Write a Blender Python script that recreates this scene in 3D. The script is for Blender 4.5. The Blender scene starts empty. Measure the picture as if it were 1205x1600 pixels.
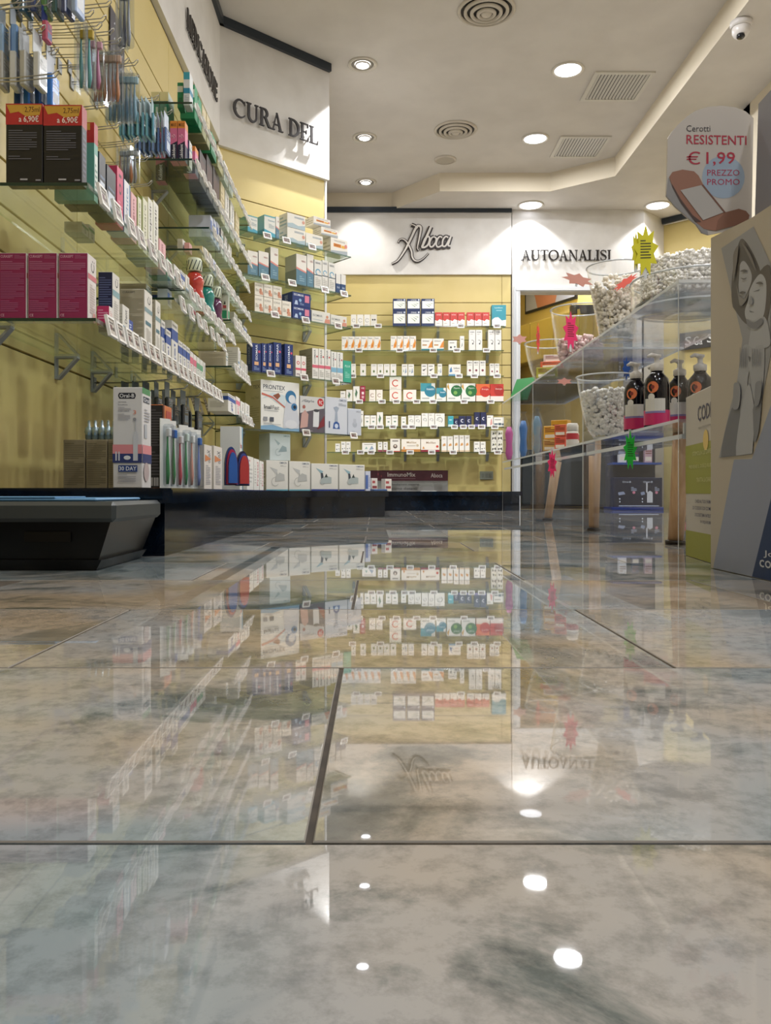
import bpy, math, random
from mathutils import Vector, Matrix
random.seed(7)
SC = bpy.context.scene
COL = SC.collection
# ------------------------------------------------------------------ camera
FP, CX, CY, CH = 1280.0, 585.0, 770.0, 0.16       # focal length (px), vanishing point, camera height
cam_data = bpy.data.cameras.new('camera')
cam = bpy.data.objects.new('camera', cam_data); COL.objects.link(cam); SC.camera = cam
cam.location = (0, 0, CH); cam.rotation_euler = (math.pi/2, 0, 0)
cam_data.sensor_width = 36; cam_data.sensor_fit = 'AUTO'
cam_data.lens = FP/1600*36
cam_data.shift_x = (602.5-CX)/1600; cam_data.shift_y = -(800-CY)/1600
cam_data.clip_start = 0.02
# ------------------------------------------------------------------ world, exposure
w = bpy.data.worlds.new('world'); SC.world = w; w.use_nodes = True
w.node_tree.nodes['Background'].inputs[0].default_value = (0.9, 0.95, 1, 1)
w.node_tree.nodes['Background'].inputs[1].default_value = 0.12
SC.view_settings.view_transform = 'Standard'; SC.view_settings.look = 'None'
SC.view_settings.gamma = 1; SC.view_settings.use_curve_mapping = False
SC.view_settings.exposure = 0.42
SC.cycles.transparent_max_bounces = 48
SC.cycles.max_bounces = 10
BIG_W, SPOT_W, WASH_W, NEAR = 20.0, 34.0, 24.0, .95      # NEAR: share given by the added fill lamps out of frame
HIGH, LOW = 3.09, 2.92                              # ceiling heights (tray, perimeter)
# (x, y, ceiling height, kind)   kind: big = round diffuse downlight, spot = small gimbal halogen, wash = wall washer
LAMPS = [(1.34, 5.67, HIGH, 'big'), (1.33, 6.77, HIGH, 'big'),
         (-.08, 5.60, HIGH, 'spot'), (-.08, 6.75, HIGH, 'spot'), (-.08, 7.72, HIGH, 'spot'),
         (1.50, 7.855, LOW, 'wash'), (2.72, 7.86, LOW, 'wash'),
         (1.34, 4.45, HIGH, 'big'), (1.34, 3.1, HIGH, 'big'), (1.34, 1.7, HIGH, 'big'), (1.34, .3, HIGH, 'big'),  # from this row on: unseen downlights added as general fill
         (-.08, 4.3, HIGH, 'spot'), (-.08, 2.9, HIGH, 'spot'), (-.08, 1.5, HIGH, 'spot'), (-.08, 0.1, HIGH, 'spot'),
         (.6, -1.2, HIGH, 'big'), (2.3, 9.0, LOW, 'big'), (3.5, 7.0, LOW, 'big')]
# ------------------------------------------------------------------ materials
def lin(h):
    h = h.lstrip('#'); c = [int(h[i:i+2], 16)/255 for i in (0, 2, 4)]
    return tuple(x/12.92 if x <= .04045 else ((x+.055)/1.055)**2.4 for x in c) + (1,)
_M = {}
def M(hexc, rough=.5, metal=0, spec=.5, coat=0, bump=0, name=None):
    k = (hexc, rough, metal, spec, coat, bump)
    if k in _M: return _M[k]
    m = bpy.data.materials.new(name or 'surface_' + hexc.lstrip('#')); m.use_nodes = True
    nt = m.node_tree; b = nt.nodes['Principled BSDF']
    b.inputs['Base Color'].default_value = lin(hexc); b.inputs['Roughness'].default_value = rough
    b.inputs['Metallic'].default_value = metal; b.inputs['Specular IOR Level'].default_value = spec
    b.inputs['Coat Weight'].default_value = coat
    if bump:
        n = nt.nodes.new('ShaderNodeTexNoise'); n.inputs['Scale'].default_value = 90
        bp = nt.nodes.new('ShaderNodeBump'); bp.inputs['Strength'].default_value = bump; bp.inputs['Distance'].default_value = .002
        nt.links.new(n.outputs['Fac'], bp.inputs['Height']); nt.links.new(bp.outputs['Normal'], b.inputs['Normal'])
    _M[k] = m; return m
def emit(hexc, s, name):
    m = bpy.data.materials.new(name); m.use_nodes = True; nt = m.node_tree
    b = nt.nodes['Principled BSDF']; b.inputs['Emission Color'].default_value = lin(hexc); b.inputs['Emission Strength'].default_value = s
    return m
def glassy(name, tint, rough=0.0, ior=1.5, refl=1.0):
    m = bpy.data.materials.new(name); m.use_nodes = True; nt = m.node_tree; nt.nodes.clear()
    o = nt.nodes.new('ShaderNodeOutputMaterial'); mx = nt.nodes.new('ShaderNodeMixShader')
    t = nt.nodes.new('ShaderNodeBsdfTransparent'); t.inputs[0].default_value = tint + (1,)
    g = nt.nodes.new('ShaderNodeBsdfGlossy'); g.inputs['Roughness'].default_value = rough
    g.inputs['Color'].default_value = (refl, refl, refl, 1)
    lw = nt.nodes.new('ShaderNodeLayerWeight'); lw.inputs[0].default_value = .5          # facing = 1 - |cos|, same from both sides
    pw = nt.nodes.new('ShaderNodeMath'); pw.operation = 'POWER'; pw.inputs[1].default_value = 5; nt.links.new(lw.outputs['Facing'], pw.inputs[0])
    r0 = ((ior-1)/(ior+1))**2; f = nt.nodes.new('ShaderNodeMath'); f.operation = 'MULTIPLY_ADD'; f.inputs[1].default_value = 1-r0; f.inputs[2].default_value = r0; nt.links.new(pw.outputs[0], f.inputs[0])
    nt.links.new(f.outputs[0], mx.inputs[0]); nt.links.new(t.outputs[0], mx.inputs[1]); nt.links.new(g.outputs[0], mx.inputs[2])
    nt.links.new(mx.outputs[0], o.inputs[0]); return m
GLASS = glassy('shelf_glass', (.90, .95, .915))
GLASS_EDGE = M('#123129', .12, name='glass_edge_green'); GLASS_FRONT = glassy('glass_front_edge', (.5, .68, .58), .05)
ACRYL = glassy('clear_acrylic', (.92, .93, .945), .02, 1.6)
def frosted(name, col, op):
    m = bpy.data.materials.new(name); m.use_nodes = True; nt = m.node_tree; b = nt.nodes['Principled BSDF']
    b.inputs['Base Color'].default_value = lin(col); b.inputs['Roughness'].default_value = .15; b.inputs['Alpha'].default_value = op; return m
ACRYL_EDGE = frosted('acrylic_cut_edge', '#d6dadd', .8)
BOWLG = glassy('bowl_glass', (.985, .988, .988)); FILM = glassy('clear_film', (.86, .88, .90), .12, 1.45)
def noise_mat(name, c1, c2, scale, rough=.5, stretch=(1, 1, 1), detail=4, lo=.35, hi=.65, coat=0, spec=.5, bump=0, space='Object'):
    m = bpy.data.materials.new(name); m.use_nodes = True; nt = m.node_tree; b = nt.nodes['Principled BSDF']
    tc = nt.nodes.new('ShaderNodeTexCoord'); mp = nt.nodes.new('ShaderNodeMapping'); mp.inputs['Scale'].default_value = stretch
    n = nt.nodes.new('ShaderNodeTexNoise'); n.inputs['Scale'].default_value = scale; n.inputs['Detail'].default_value = detail
    cr = nt.nodes.new('ShaderNodeValToRGB'); cr.color_ramp.elements[0].position = lo; cr.color_ramp.elements[1].position = hi
    cr.color_ramp.elements[0].color = lin(c1); cr.color_ramp.elements[1].color = lin(c2)
    nt.links.new(tc.outputs[space], mp.inputs[0]); nt.links.new(mp.outputs[0], n.inputs[0]); nt.links.new(n.outputs['Fac'], cr.inputs[0])
    nt.links.new(cr.outputs[0], b.inputs['Base Color'])
    b.inputs['Roughness'].default_value = rough; b.inputs['Coat Weight'].default_value = coat; b.inputs['Specular IOR Level'].default_value = spec
    if bump:
        bp = nt.nodes.new('ShaderNodeBump'); bp.inputs['Strength'].default_value = bump; bp.inputs['Distance'].default_value = .001
        nt.links.new(n.outputs['Fac'], bp.inputs['Height']); nt.links.new(bp.outputs[0], b.inputs['Normal'])
    return m
# ------------------------------------------------------------------ mesh builder
_T = {}
def text_geo(s, bold):
    k = (s, bold)
    if k in _T: return _T[k]
    cu = bpy.data.curves.new('t', 'FONT'); cu.body = s; cu.size = 1; cu.resolution_u = 2; cu.offset = .009 if bold else 0
    ob = bpy.data.objects.new('t', cu); me = bpy.data.meshes.new_from_object(ob)
    vs = [(v.co.x, v.co.y) for v in me.vertices]; fs = [tuple(p.vertices) for p in me.polygons]
    bpy.data.objects.remove(ob); bpy.data.curves.remove(cu); bpy.data.meshes.remove(me)
    x0 = min(v[0] for v in vs); x1 = max(v[0] for v in vs); y0 = min(v[1] for v in vs); y1 = max(v[1] for v in vs)
    _T[k] = ([((x-x0)/(x1-x0), (y-y0)/(y1-y0)) for x, y in vs], fs, (x1-x0)/(y1-y0)); return _T[k]
class MB:
    def __init__(s): s.v = []; s.f = []; s.m = []; s.mats = []; s.sm = []
    def mi(s, m):
        if m not in s.mats: s.mats.append(m)
        return s.mats.index(m)
    def add(s, vs, fs, m, smooth=False):
        o = len(s.v); s.v += [tuple(v) for v in vs]; i = s.mi(m)
        for f in fs: s.f.append(tuple(o+a for a in f)); s.m.append(i); s.sm.append(smooth)
    def poly(s, pts, m): s.add(pts, [tuple(range(len(pts)))], m)
    def box(s, x0, y0, z0, x1, y1, z1, m, fm=None):
        vs = [(x, y, z) for z in (z0, z1) for y in (y0, y1) for x in (x0, x1)]
        fs = {'b': (0, 2, 3, 1), 't': (4, 5, 7, 6), 'f': (0, 1, 5, 4), 'k': (2, 6, 7, 3), 'l': (0, 4, 6, 2), 'r': (1, 3, 7, 5)}
        o = len(s.v); s.v += vs
        for k, f in fs.items():
            mm = (fm or {}).get(k, m); s.f.append(tuple(o+a for a in f)); s.m.append(s.mi(mm)); s.sm.append(False)
    def rbox(s, x0, y0, z0, x1, y1, z1, m, b=.002):     # bevelled box
        vs = []; X = (x0, x1); Y = (y0, y1); Z = (z0, z1); idx = {}
        for i in (0, 1):
            for j in (0, 1):
                for k in (0, 1):
                    sx, sy, sz = (1, -1)[i], (1, -1)[j], (1, -1)[k]
                    for a, off in enumerate(((0, sy*b, sz*b), (sx*b, 0, sz*b), (sx*b, sy*b, 0))):
                        idx[i, j, k, a] = len(vs); vs.append((X[i]+off[0], Y[j]+off[1], Z[k]+off[2]))
        fs = []
        for i in (0, 1): fs.append([idx[i, 0, 0, 0], idx[i, 1, 0, 0], idx[i, 1, 1, 0], idx[i, 0, 1, 0]][::(-1 if i == 0 else 1)])
        for j in (0, 1): fs.append([idx[0, j, 0, 1], idx[1, j, 0, 1], idx[1, j, 1, 1], idx[0, j, 1, 1]][::(1 if j == 0 else -1)])
        for k in (0, 1): fs.append([idx[0, 0, k, 2], idx[1, 0, k, 2], idx[1, 1, k, 2], idx[0, 1, k, 2]][::(-1 if k == 0 else 1)])
        for i in (0, 1):
            for j in (0, 1): fs.append([idx[i, j, 0, 0], idx[i, j, 1, 0], idx[i, j, 1, 1], idx[i, j, 0, 1]])
            for k in (0, 1): fs.append([idx[i, 0, k, 0], idx[i, 1, k, 0], idx[i, 1, k, 2], idx[i, 0, k, 2]])
        for j in (0, 1):
            for k in (0, 1): fs.append([idx[0, j, k, 1], idx[1, j, k, 1], idx[1, j, k, 2], idx[0, j, k, 2]])
        for i in (0, 1):
            for j in (0, 1):
                for k in (0, 1): fs.append([idx[i, j, k, 0], idx[i, j, k, 1], idx[i, j, k, 2]])
        s.add(vs, fs, m)
    def prism(s, pts, fn, d0, d1, m, side=None):        # outline pts (2d), fn(u,v,d) -> 3d
        n = len(pts); s.add([fn(u, v, d0) for u, v in pts], [tuple(range(n))], m)
        s.add([fn(u, v, d1) for u, v in pts], [tuple(range(n))[::-1]], m)
        vs = [fn(u, v, d0) for u, v in pts]+[fn(u, v, d1) for u, v in pts]
        s.add(vs, [(i, (i+1) % n, n+(i+1) % n, n+i) for i in range(n)], side or m)
    def ribbon(s, pts, ws, fn, d0, d1, m, closed=False):
        n = len(pts); L = []; R = []
        for i, (x, y) in enumerate(pts):
            a = pts[(i-1) % n] if (closed or i) else pts[i]; c = pts[(i+1) % n] if (closed or i < n-1) else pts[i]
            dx, dy = c[0]-a[0], c[1]-a[1]; l = math.hypot(dx, dy) or 1; w_ = ws[i]/2 if isinstance(ws, (list, tuple)) else ws/2
            L.append((x-dy/l*w_, y+dx/l*w_)); R.append((x+dy/l*w_, y-dx/l*w_))
        k = n if closed else n-1
        F = [fn(u, v, d0) for u, v in L]+[fn(u, v, d0) for u, v in R]+[fn(u, v, d1) for u, v in L]+[fn(u, v, d1) for u, v in R]
        fs = []
        for i in range(k):
            j = (i+1) % n; fs += [(i, j, n+j, n+i), (2*n+i, 3*n+i, 3*n+j, 2*n+j), (i, 2*n+i, 2*n+j, j), (n+i, n+j, 3*n+j, 3*n+i)]
        if not closed: fs += [(0, n, 3*n, 2*n), (n-1, 3*n-1, 4*n-1, 2*n-1)]
        s.add(F, fs, m)
    def tube(s, pts, r, m, seg=6):
        pts = [Vector(p) for p in pts]; n = len(pts); vs = []
        for i, p in enumerate(pts):
            t = (pts[min(i+1, n-1)]-pts[max(i-1, 0)]).normalized()
            a = t.orthogonal().normalized() if i == 0 else (a0-t*a0.dot(t)).normalized(); a0 = a; b = t.cross(a)
            rr = r[i] if isinstance(r, (list, tuple)) else r
            vs += [p+(a*math.cos(2*math.pi*k/seg)+b*math.sin(2*math.pi*k/seg))*rr for k in range(seg)]
        fs = [(i*seg+k, i*seg+(k+1) % seg, (i+1)*seg+(k+1) % seg, (i+1)*seg+k) for i in range(n-1) for k in range(seg)]
        fs += [tuple(range(seg))[::-1], tuple((n-1)*seg+k for k in range(seg))]
        s.add(vs, fs, m, True)
    def lathe(s, prof, m, c=(0, 0, 0), seg=16, sx=1, sy=1, caps=True):
        vs = [(c[0]+r*math.cos(2*math.pi*k/seg)*sx, c[1]+r*math.sin(2*math.pi*k/seg)*sy, c[2]+z) for r, z in prof for k in range(seg)]
        n = len(prof); fs = [(i*seg+k, i*seg+(k+1) % seg, (i+1)*seg+(k+1) % seg, (i+1)*seg+k) for i in range(n-1) for k in range(seg)]
        s.add(vs, fs, m, True)
        if caps:
            o = len(s.v)-n*seg
            for base, rev in ((0, True), ((n-1)*seg, False)):
                f = tuple(o+base+k for k in range(seg)); s.f.append(f[::-1] if rev else f); s.m.append(s.mi(m)); s.sm.append(False)
    def build(s, name, parent=None, loc=None, rz=0, kind=None, label=None):
        me = bpy.data.meshes.new(name); me.from_pydata(s.v, [], s.f)
        for m in s.mats: me.materials.append(m)
        me.polygons.foreach_set('material_index', s.m); me.polygons.foreach_set('use_smooth', s.sm); me.update()
        return link(me, name, parent, loc, rz, kind, label)
def link(me, name, parent=None, loc=None, rz=0, kind=None, label=None):
    o = bpy.data.objects.new(name, me); COL.objects.link(o)
    if parent: o.parent = parent
    if loc: o.location = loc
    if rz: o.rotation_euler = (0, 0, rz)
    if kind: o['kind'] = kind
    if label: o['label'] = label
    return o
def empty(name, loc, rz=0):
    o = bpy.data.objects.new(name, None); COL.objects.link(o); o.location = loc; o.rotation_euler = (0, 0, rz); o.empty_display_size = .05; return o
REG = []
def tag(o, desc, cat, where=None, group=None):
    """desc alone is a full label; with a place, the n-th from the left is worked out at the end"""
    o['category'] = cat; o['label'] = desc
    if where: REG.append((o, desc, where, group))
    elif group: o['group'] = group
    return o
# ------------------------------------------------------------------ wall frames: origin on the plane, angle; local x along, y into the wall
class Frame:
    def __init__(s, ox, oy, deg):
        s.o = (ox, oy); s.a = math.radians(deg); s.d = (math.cos(s.a), math.sin(s.a)); s.n = (math.sin(s.a), -math.cos(s.a))
    def off(s, t): return Frame(s.o[0]+s.n[0]*t, s.o[1]+s.n[1]*t, math.degrees(s.a))
    def U(s, px):
        a = (px-CX)/FP; return (a*s.o[1]-s.o[0])/(s.d[0]-a*s.d[1])
    def Y(s, u): return s.o[1]+u*s.d[1]
    def Z(s, px, py): return CH+(CY-py)*s.Y(s.U(px))/FP
    def P(s, u, z=0, y=0): return (s.o[0]+u*s.d[0]-y*s.n[0], s.o[1]+u*s.d[1]-y*s.n[1], z)
LW = Frame(-.98, 0, 90)                        # left wall, u = y
CW = Frame(-.98, 5.05, math.degrees(math.atan2(.57, .64)))   # angled wall
DW = Frame(0, 8.0, 0)                          # far wall
ORD = ['', 'first', 'second', 'third', 'fourth', 'fifth', 'sixth', 'seventh', 'eighth', 'ninth', 'tenth', 'eleventh', 'twelfth',
       'thirteenth', 'fourteenth', 'fifteenth', 'sixteenth', 'seventeenth', 'eighteenth', 'nineteenth', 'twentieth']+['twenty-'+x for x in ('first', 'second', 'third', 'fourth', 'fifth', 'sixth', 'seventh', 'eighth', 'ninth')]+['thirtieth']+['thirty-'+x for x in ('first', 'second', 'third', 'fourth', 'fifth', 'sixth')]
# ------------------------------------------------------------------ flat print on a face
def draw(mb, els, fn, W, H):
    """fn(x, z, off) maps metres on the face to 3d; element coordinates are fractions of the face"""
    for i, e in enumerate(els):
        o = .00025*(i+1); t = e[0]
        if t == 'r': _, a, b, c, d, col = e; mb.poly([fn(a*W, b*H, o), fn(c*W, b*H, o), fn(c*W, d*H, o), fn(a*W, d*H, o)], M(col, .45))
        elif t == 'p': mb.poly([fn(u*W, v*H, o) for u, v in e[1]], M(e[2], .45))
        elif t == 'c':
            _, u, v, r, col = e[:5]; r1 = r*min(W, H); sy = e[5] if len(e) > 5 else 1; n = 16
            mb.poly([fn(u*W+r1*math.cos(k*2*math.pi/n), v*H+r1*sy*math.sin(k*2*math.pi/n), o) for k in range(n)], M(col, .45))
        elif t == 'a':                                     # arc ring
            _, u, v, r, th, a0, a1, col = e; r1 = r*min(W, H); n = 12; pts = []
            for k in range(n+1):
                a = math.radians(a0+(a1-a0)*k/n); pts.append((u*W+r1*math.cos(a), v*H+r1*math.sin(a)))
            for k in range(n):
                c_, s_ = (1-th), (1-th)
                q = [(u*W+(x-u*W)*c_, v*H+(y-v*H)*s_) for x, y in (pts[k+1], pts[k])]
                mb.poly([fn(x, y, o) for x, y in (pts[k], pts[k+1])+tuple(q)], M(col, .45))
        elif t == 'l':                                     # lines of small print
            _, a, b, c, d, n, col = e
            for k in range(n):
                z = d-(d-b)*(k+.5)/n; hh = (d-b)/n*.22; r = c if k % 4 else a+(c-a)*(.5+.4*((k*37 % 10)/10))
                mb.poly([fn(a*W, (z-hh)*H, o), fn(r*W, (z-hh)*H, o), fn(r*W, (z+hh)*H, o), fn(a*W, (z+hh)*H, o)], M(col, .45))
        elif t in 'tTvV':                                 # text fitted in a rectangle; v = reading upwards; capital = bold
            _, a, b, c, d, s, col = e; vs, fs, asp = text_geo(s, t in 'TV')
            if t in 'tT': P = [fn((a+(c-a)*x)*W, (b+(d-b)*y)*H, o) for x, y in vs]
            else: P = [fn((c-(c-a)*y)*W, (b+(d-b)*x)*H, o) for x, y in vs]
            mb.add(P, fs, M(col, .45))
CART = {}
def carton(fr, u0, u1, z0, z1, dep, sty, where, y0=0, cat='box', name='carton', desc=None, group=None, tilt=0, bevel=False):
    st = STY[sty]; W, H = u1-u0, z1-z0; d = desc or st['d']
    k = (sty, round(W, 4), round(H, 4), round(dep, 4), bevel)
    if k not in CART:
        mb = MB(); base = M(st['c'], .42)
        if bevel: mb.rbox(0, 0, 0, W, dep, H, base, .0015)
        else: mb.box(0, 0, 0, W, dep, H, base, {'l': M(st.get('sc', st['c']), .45)})
        pf = MB(); draw(pf, st.get('f', []), lambda x, z, o: (x, -o, z), W, H)
        ps = MB(); draw(ps, ([('r', .02, .008, .98, .992, st['sc'])] if bevel and 'sc' in st else [])+st.get('s', []), lambda x, z, o: (-o, dep-x, z), dep, H)
        CART[k] = [mb, pf, ps, None]
    mb, pf, ps, me = CART[k]
    p = fr.P(u0, z0, y0)
    if me is None:
        o = mb.build(name); a = [o.data]
        for m_, nm in ((pf, 'printed_front'), (ps, 'printed_side')):
            if m_.v: c = m_.build(nm, o); a.append((c.data, nm))
        CART[k][3] = a
    else:
        o = link(me[0], name)
        for dd, nm in me[1:]: link(dd, nm, o)
    o.location = p; o.rotation_euler = (0, tilt, fr.a)
    tag(o, d, cat, where, group or st.get('g'))
    return o
def pc(fr, zs, px0, px1, ytop, dep, sty, where, z0=None, **kw):
    """carton from its picture edges on the front plane of a shelf"""
    u0, u1 = fr.U(px0), fr.U(px1); zt = fr.Z(px0, ytop); zb = zs if z0 is None else z0
    return carton(fr, u0+.0006, u1-.0006, zb+.0008, max(zt, zb+.02), dep, sty, where, **kw)
# ================================================================== SETTING
YEL, WHITE_W = '#d3bd6a', '#d6d2cc'
M_yel = noise_mat('yellow_slatwall', '#cab674', '#d1be80', 3, .42, lo=.3, hi=.7, spec=.4)
M_white = noise_mat('white_painted_wall', '#cfcbc6', '#d9d6d2', 5, .7)
M_ceil = noise_mat('warm_white_ceiling', '#cbc5be', '#d2ccc5', 4, .85)
M_cream = M('#d6cbb6', .7); M_groove = M('#3b3020', .5); M_navy = M('#232c36', .35, name='navy_moulding')
M_black = noise_mat('black_polished_plinth', '#050b14', '#0c1826', 14, .08, spec=.32)
M_grey = M('#8d8f8f', .4, .6); M_metal = M('#b9b9b6', .25, .9, name='chromed_wire'); M_plastic = M('#d8d8d4', .4, name='white_plastic')
# floor tiles
def tile_material():
    m = bpy.data.materials.new('polished_marble_tile'); m.use_nodes = True; nt = m.node_tree; b = nt.nodes['Principled BSDF']
    N, L = nt.nodes.new, nt.links.new
    tc = N('ShaderNodeTexCoord'); oi = N('ShaderNodeObjectInfo'); add = N('ShaderNodeVectorMath'); add.operation = 'MULTIPLY_ADD'
    cmb = N('ShaderNodeCombineXYZ')
    for i in range(3): L(oi.outputs['Random'], cmb.inputs[i])
    add.inputs[1].default_value = (37, 53, 29); L(cmb.outputs[0], add.inputs[0]); L(tc.outputs['Object'], add.inputs[2])
    def noise(s, d, dist=0.0, r=.55):
        n = N('ShaderNodeTexNoise'); n.inputs['Scale'].default_value = s; n.inputs['Detail'].default_value = d
        n.inputs['Distortion'].default_value = dist; n.inputs['Roughness'].default_value = r; L(add.outputs[0], n.inputs[0]); return n
    def ramp(src, stops):
        c = N('ShaderNodeValToRGB'); e = c.color_ramp.elements
        while len(e) < len(stops): e.new(.5)
        for el, (p, h) in zip(e, stops): el.position = p; el.color = lin(h)
        L(src, c.inputs[0]); return c
    def mix(a, b_, f, mode='MIX'):
        x = N('ShaderNodeMix'); x.data_type = 'RGBA'; x.blend_type = mode
        if isinstance(f, float): x.inputs[0].default_value = f
        else: L(f, x.inputs[0])
        L(a, x.inputs[6]); L(b_, x.inputs[7]); return x.outputs[2]
    base = ramp(noise(2.6, 3, .4).outputs['Fac'], [(.37, '#8a9395'), (.47, '#a09e9b'), (.64, '#ad9b83')])
    cloud = ramp(noise(3.4, 9, .9, .66).outputs['Fac'], [(.49, '#ffffff'), (.57, '#9aa8aa'), (.71, '#4c5d63')])
    speck = ramp(noise(55, 5, 0, .7).outputs['Fac'], [(.36, '#c6c8c8'), (.55, '#ffffff')])
    # each tile takes the dark clouds to its own degree
    ms = N('ShaderNodeMath'); ms.operation = 'FRACT'; mm = N('ShaderNodeMath'); mm.operation = 'MULTIPLY'; mm.inputs[1].default_value = 7.31
    L(oi.outputs['Random'], mm.inputs[0]); L(mm.outputs[0], ms.inputs[0])
    mr = N('ShaderNodeMapRange'); mr.inputs[3].default_value = .35; mr.inputs[4].default_value = 1.0; L(ms.outputs[0], mr.inputs[0])
    c1 = mix(base.outputs[0], cloud.outputs[0], mr.outputs[0], 'MULTIPLY')
    c2 = mix(c1, speck.outputs[0], .7, 'MULTIPLY')
    L(c2, b.inputs['Base Color']); b.inputs['Roughness'].default_value = .018; b.inputs['IOR'].default_value = 1.56
    return m
M_tile = tile_material(); M_grout = noise_mat('brown_grout', '#3a332c', '#4b4238', 60, .9)
fl = MB(); fl.box(-1.1, -3, -.06, 4.6, 11, -.0016, M_grout); FLOOR = fl.build('floor', kind='structure')
TW, TD, PX, PY = .609, .3745, .6055, .3712
tmb = MB()
def tile_mesh(w_, d_, name='tile'):
    mb = MB(); b = .0007
    mb.add([(0, 0, -.01), (w_, 0, -.01), (w_, d_, -.01), (0, d_, -.01), (0, 0, -b), (w_, 0, -b), (w_, d_, -b), (0, d_, -b), (b, b, 0), (w_-b, b, 0), (w_-b, d_-b, 0), (b, d_-b, 0)],
           [(0, 1, 5, 4), (1, 2, 6, 5), (2, 3, 7, 6), (3, 0, 4, 7), (8, 9, 10, 11)], M_tile); mb.add(list(mb.v), [(4, 5, 9, 8), (5, 6, 10, 9), (6, 7, 11, 10), (7, 4, 8, 11)], M('#857f76', .7)); return mb
first = None
for k in range(-1, 22):
    x = (-.03 if k % 2 else .275)-2*TW
    while x < 4.3:
        inside = x > -1.15 and (k > 1 or x < 2.2)
        if inside:
            if first is None: first = tile_mesh(PX, PY).build('tile', FLOOR); t = first
            else: t = link(first.data, 'tile', FLOOR)
            t.location = (x+.0017, k*TD+.0017, 0)
        x += TW
# ceiling
c = MB(); c.box(-1.3, -3, HIGH, 2.16, 8.2, HIGH+.12, M_ceil); c.build('ceiling', kind='structure')
c = MB(); low = [(2.10, -3), (4.6, -3), (4.6, 11), (.17, 11), (.17, 8.0), (.60, 7.5), (1.61, 7.5), (2.10, 7.14)]
c.prism(low, lambda x, y, d: (x, y, d), LOW, HIGH+.1, M_ceil, M_cream); c.build('ceiling', kind='structure')
# walls
GR = [2.016-.122*k for k in range(13)]
ZB = [2.32]+GR+[.165]
def slatted(name, fr, u0, u1, joints, ztop=HIGH, zlow=0):
    b = MB(); b.add([fr.P(u, z, y) for z in (zlow, ztop) for y in (.015, .10) for u in (u0, u1)],
                    [(0, 2, 3, 1), (4, 5, 7, 6), (0, 1, 5, 4), (2, 6, 7, 3), (0, 4, 6, 2), (1, 3, 7, 5)], M_groove)
    W = b.build(name, kind='structure'); js = [joints[0]]+list(joints[1:]); cache = {}
    for a, e in zip(js, js[1:]):
        for zt, zb in zip(ZB, ZB[1:]):
            L, H = e-a-.003, zt-zb-.006; kk = (round(L, 3), round(H, 3))
            if kk not in cache:
                m = MB(); m.rbox(0, 0, 0, L, .0152, H, M_yel, .0015); o = m.build('slat', W); cache[kk] = o.data
            else: o = link(cache[kk], 'slat', W)
            o.location = fr.P(a+.0015, zb+.003, 0); o.rotation_euler = (0, 0, fr.a)
    return W
slatted('wall_left', LW, -3, 5.08, [.3, 1.5, 2.7, 3.9, 5.04])
slatted('wall_left_angled', CW, -.03, .857, [0, .855])
slatted('wall_back', DW, -.62, 1.34, [-.55, 1.245, 1.335], ztop=2.90)
q = MB()                                            # thickness of the angled wall and the return behind it
p1 = CW.P(.857); q.prism([CW.P(.857)[:2], CW.P(.875)[:2], CW.P(.875, 0, .1)[:2], (-.55, 8.02), (-.68, 8.02), CW.P(.857, 0, .1)[:2]], lambda x, y, d: (x, y, d), 0, HIGH, M_white)
q.build('wall_return', kind='structure')
q = MB(); q.box(-1.1, 8.1, 0, 1.4, 8.2, HIGH, M_white); q.box(-.62, 8.0, 2.77, .30, 8.1, HIGH, M_cream); q.build('wall_back_upper', kind='structure')
# white wall with the doorway
q = MB(); q.box(1.345, 7.99, 0, 1.425, 8.12, LOW, M_white); q.box(1.425, 7.99, 2.12, 2.61, 8.12, LOW, M_white); q.box(2.56, 7.99, 0, 2.63, 8.12, 2.12, M_white)
q.prism([(2.61, 7.99), (2.63, 7.99), (2.93, 8.29), (2.83, 8.29), (2.61, 8.10)], lambda x, y, d: (x, y, d), 0, LOW, M_white)
q.build('wall_back_right', kind='structure')
q = MB()
for a, b_, c_, d_ in ((1.36, 0, 1.42, 2.13), (1.36, 2.13, 2.6, 2.17)):
    q.box(a, 7.975, b_, c_, 7.99, d_, M('#c9ccd0', .4)); q.box(a+.02, 7.967, b_, c_-.02 if c_ < 2 else c_, 7.975, d_-.012 if c_ < 2 else d_-.014, M('#d4d6d9', .4))
q.build('trim_1', kind='structure')
q = MB(); q.box(2.66, -3, 0, 2.76, 5.9, LOW, M_cream); q.box(2.66, 5.8, 0, 4.6, 5.9, LOW, M_cream); q.build('wall_right', kind='structure')
q = MB(); q.box(-1.1, -3.1, 0, 2.76, -3, HIGH, M_white); q.build('wall_front', kind='structure')
# room beyond the doorway and to the right: yellow angled walls
FW = Frame(2.92, 8.29, -45)
def wall_seg(name, a, b, z1, m, th=.08):
    dx, dy = b[0]-a[0], b[1]-a[1]; l = math.hypot(dx, dy); nx, ny = -dy/l*th, dx/l*th
    q = MB(); q.prism([a, b, (b[0]+nx, b[1]+ny), (a[0]+nx, a[1]+ny)], lambda x, y, d: (x, y, d), 0, z1, m); return q.build(name, kind='structure')
wall_seg('wall_far_left', (1.36, 8.12), (1.74, 10.6), LOW, M_yel)
wall_seg('wall_far_back', (1.7, 10.5), (2.6, 8.75), LOW, M_yel)
wall_seg('wall_far_right', (2.93, 8.29), (4.5, 6.9), LOW, M_yel)
wall_seg('wall_right_end', (4.5, 7.0), (4.5, 5.85), LOW, M_yel)
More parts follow.
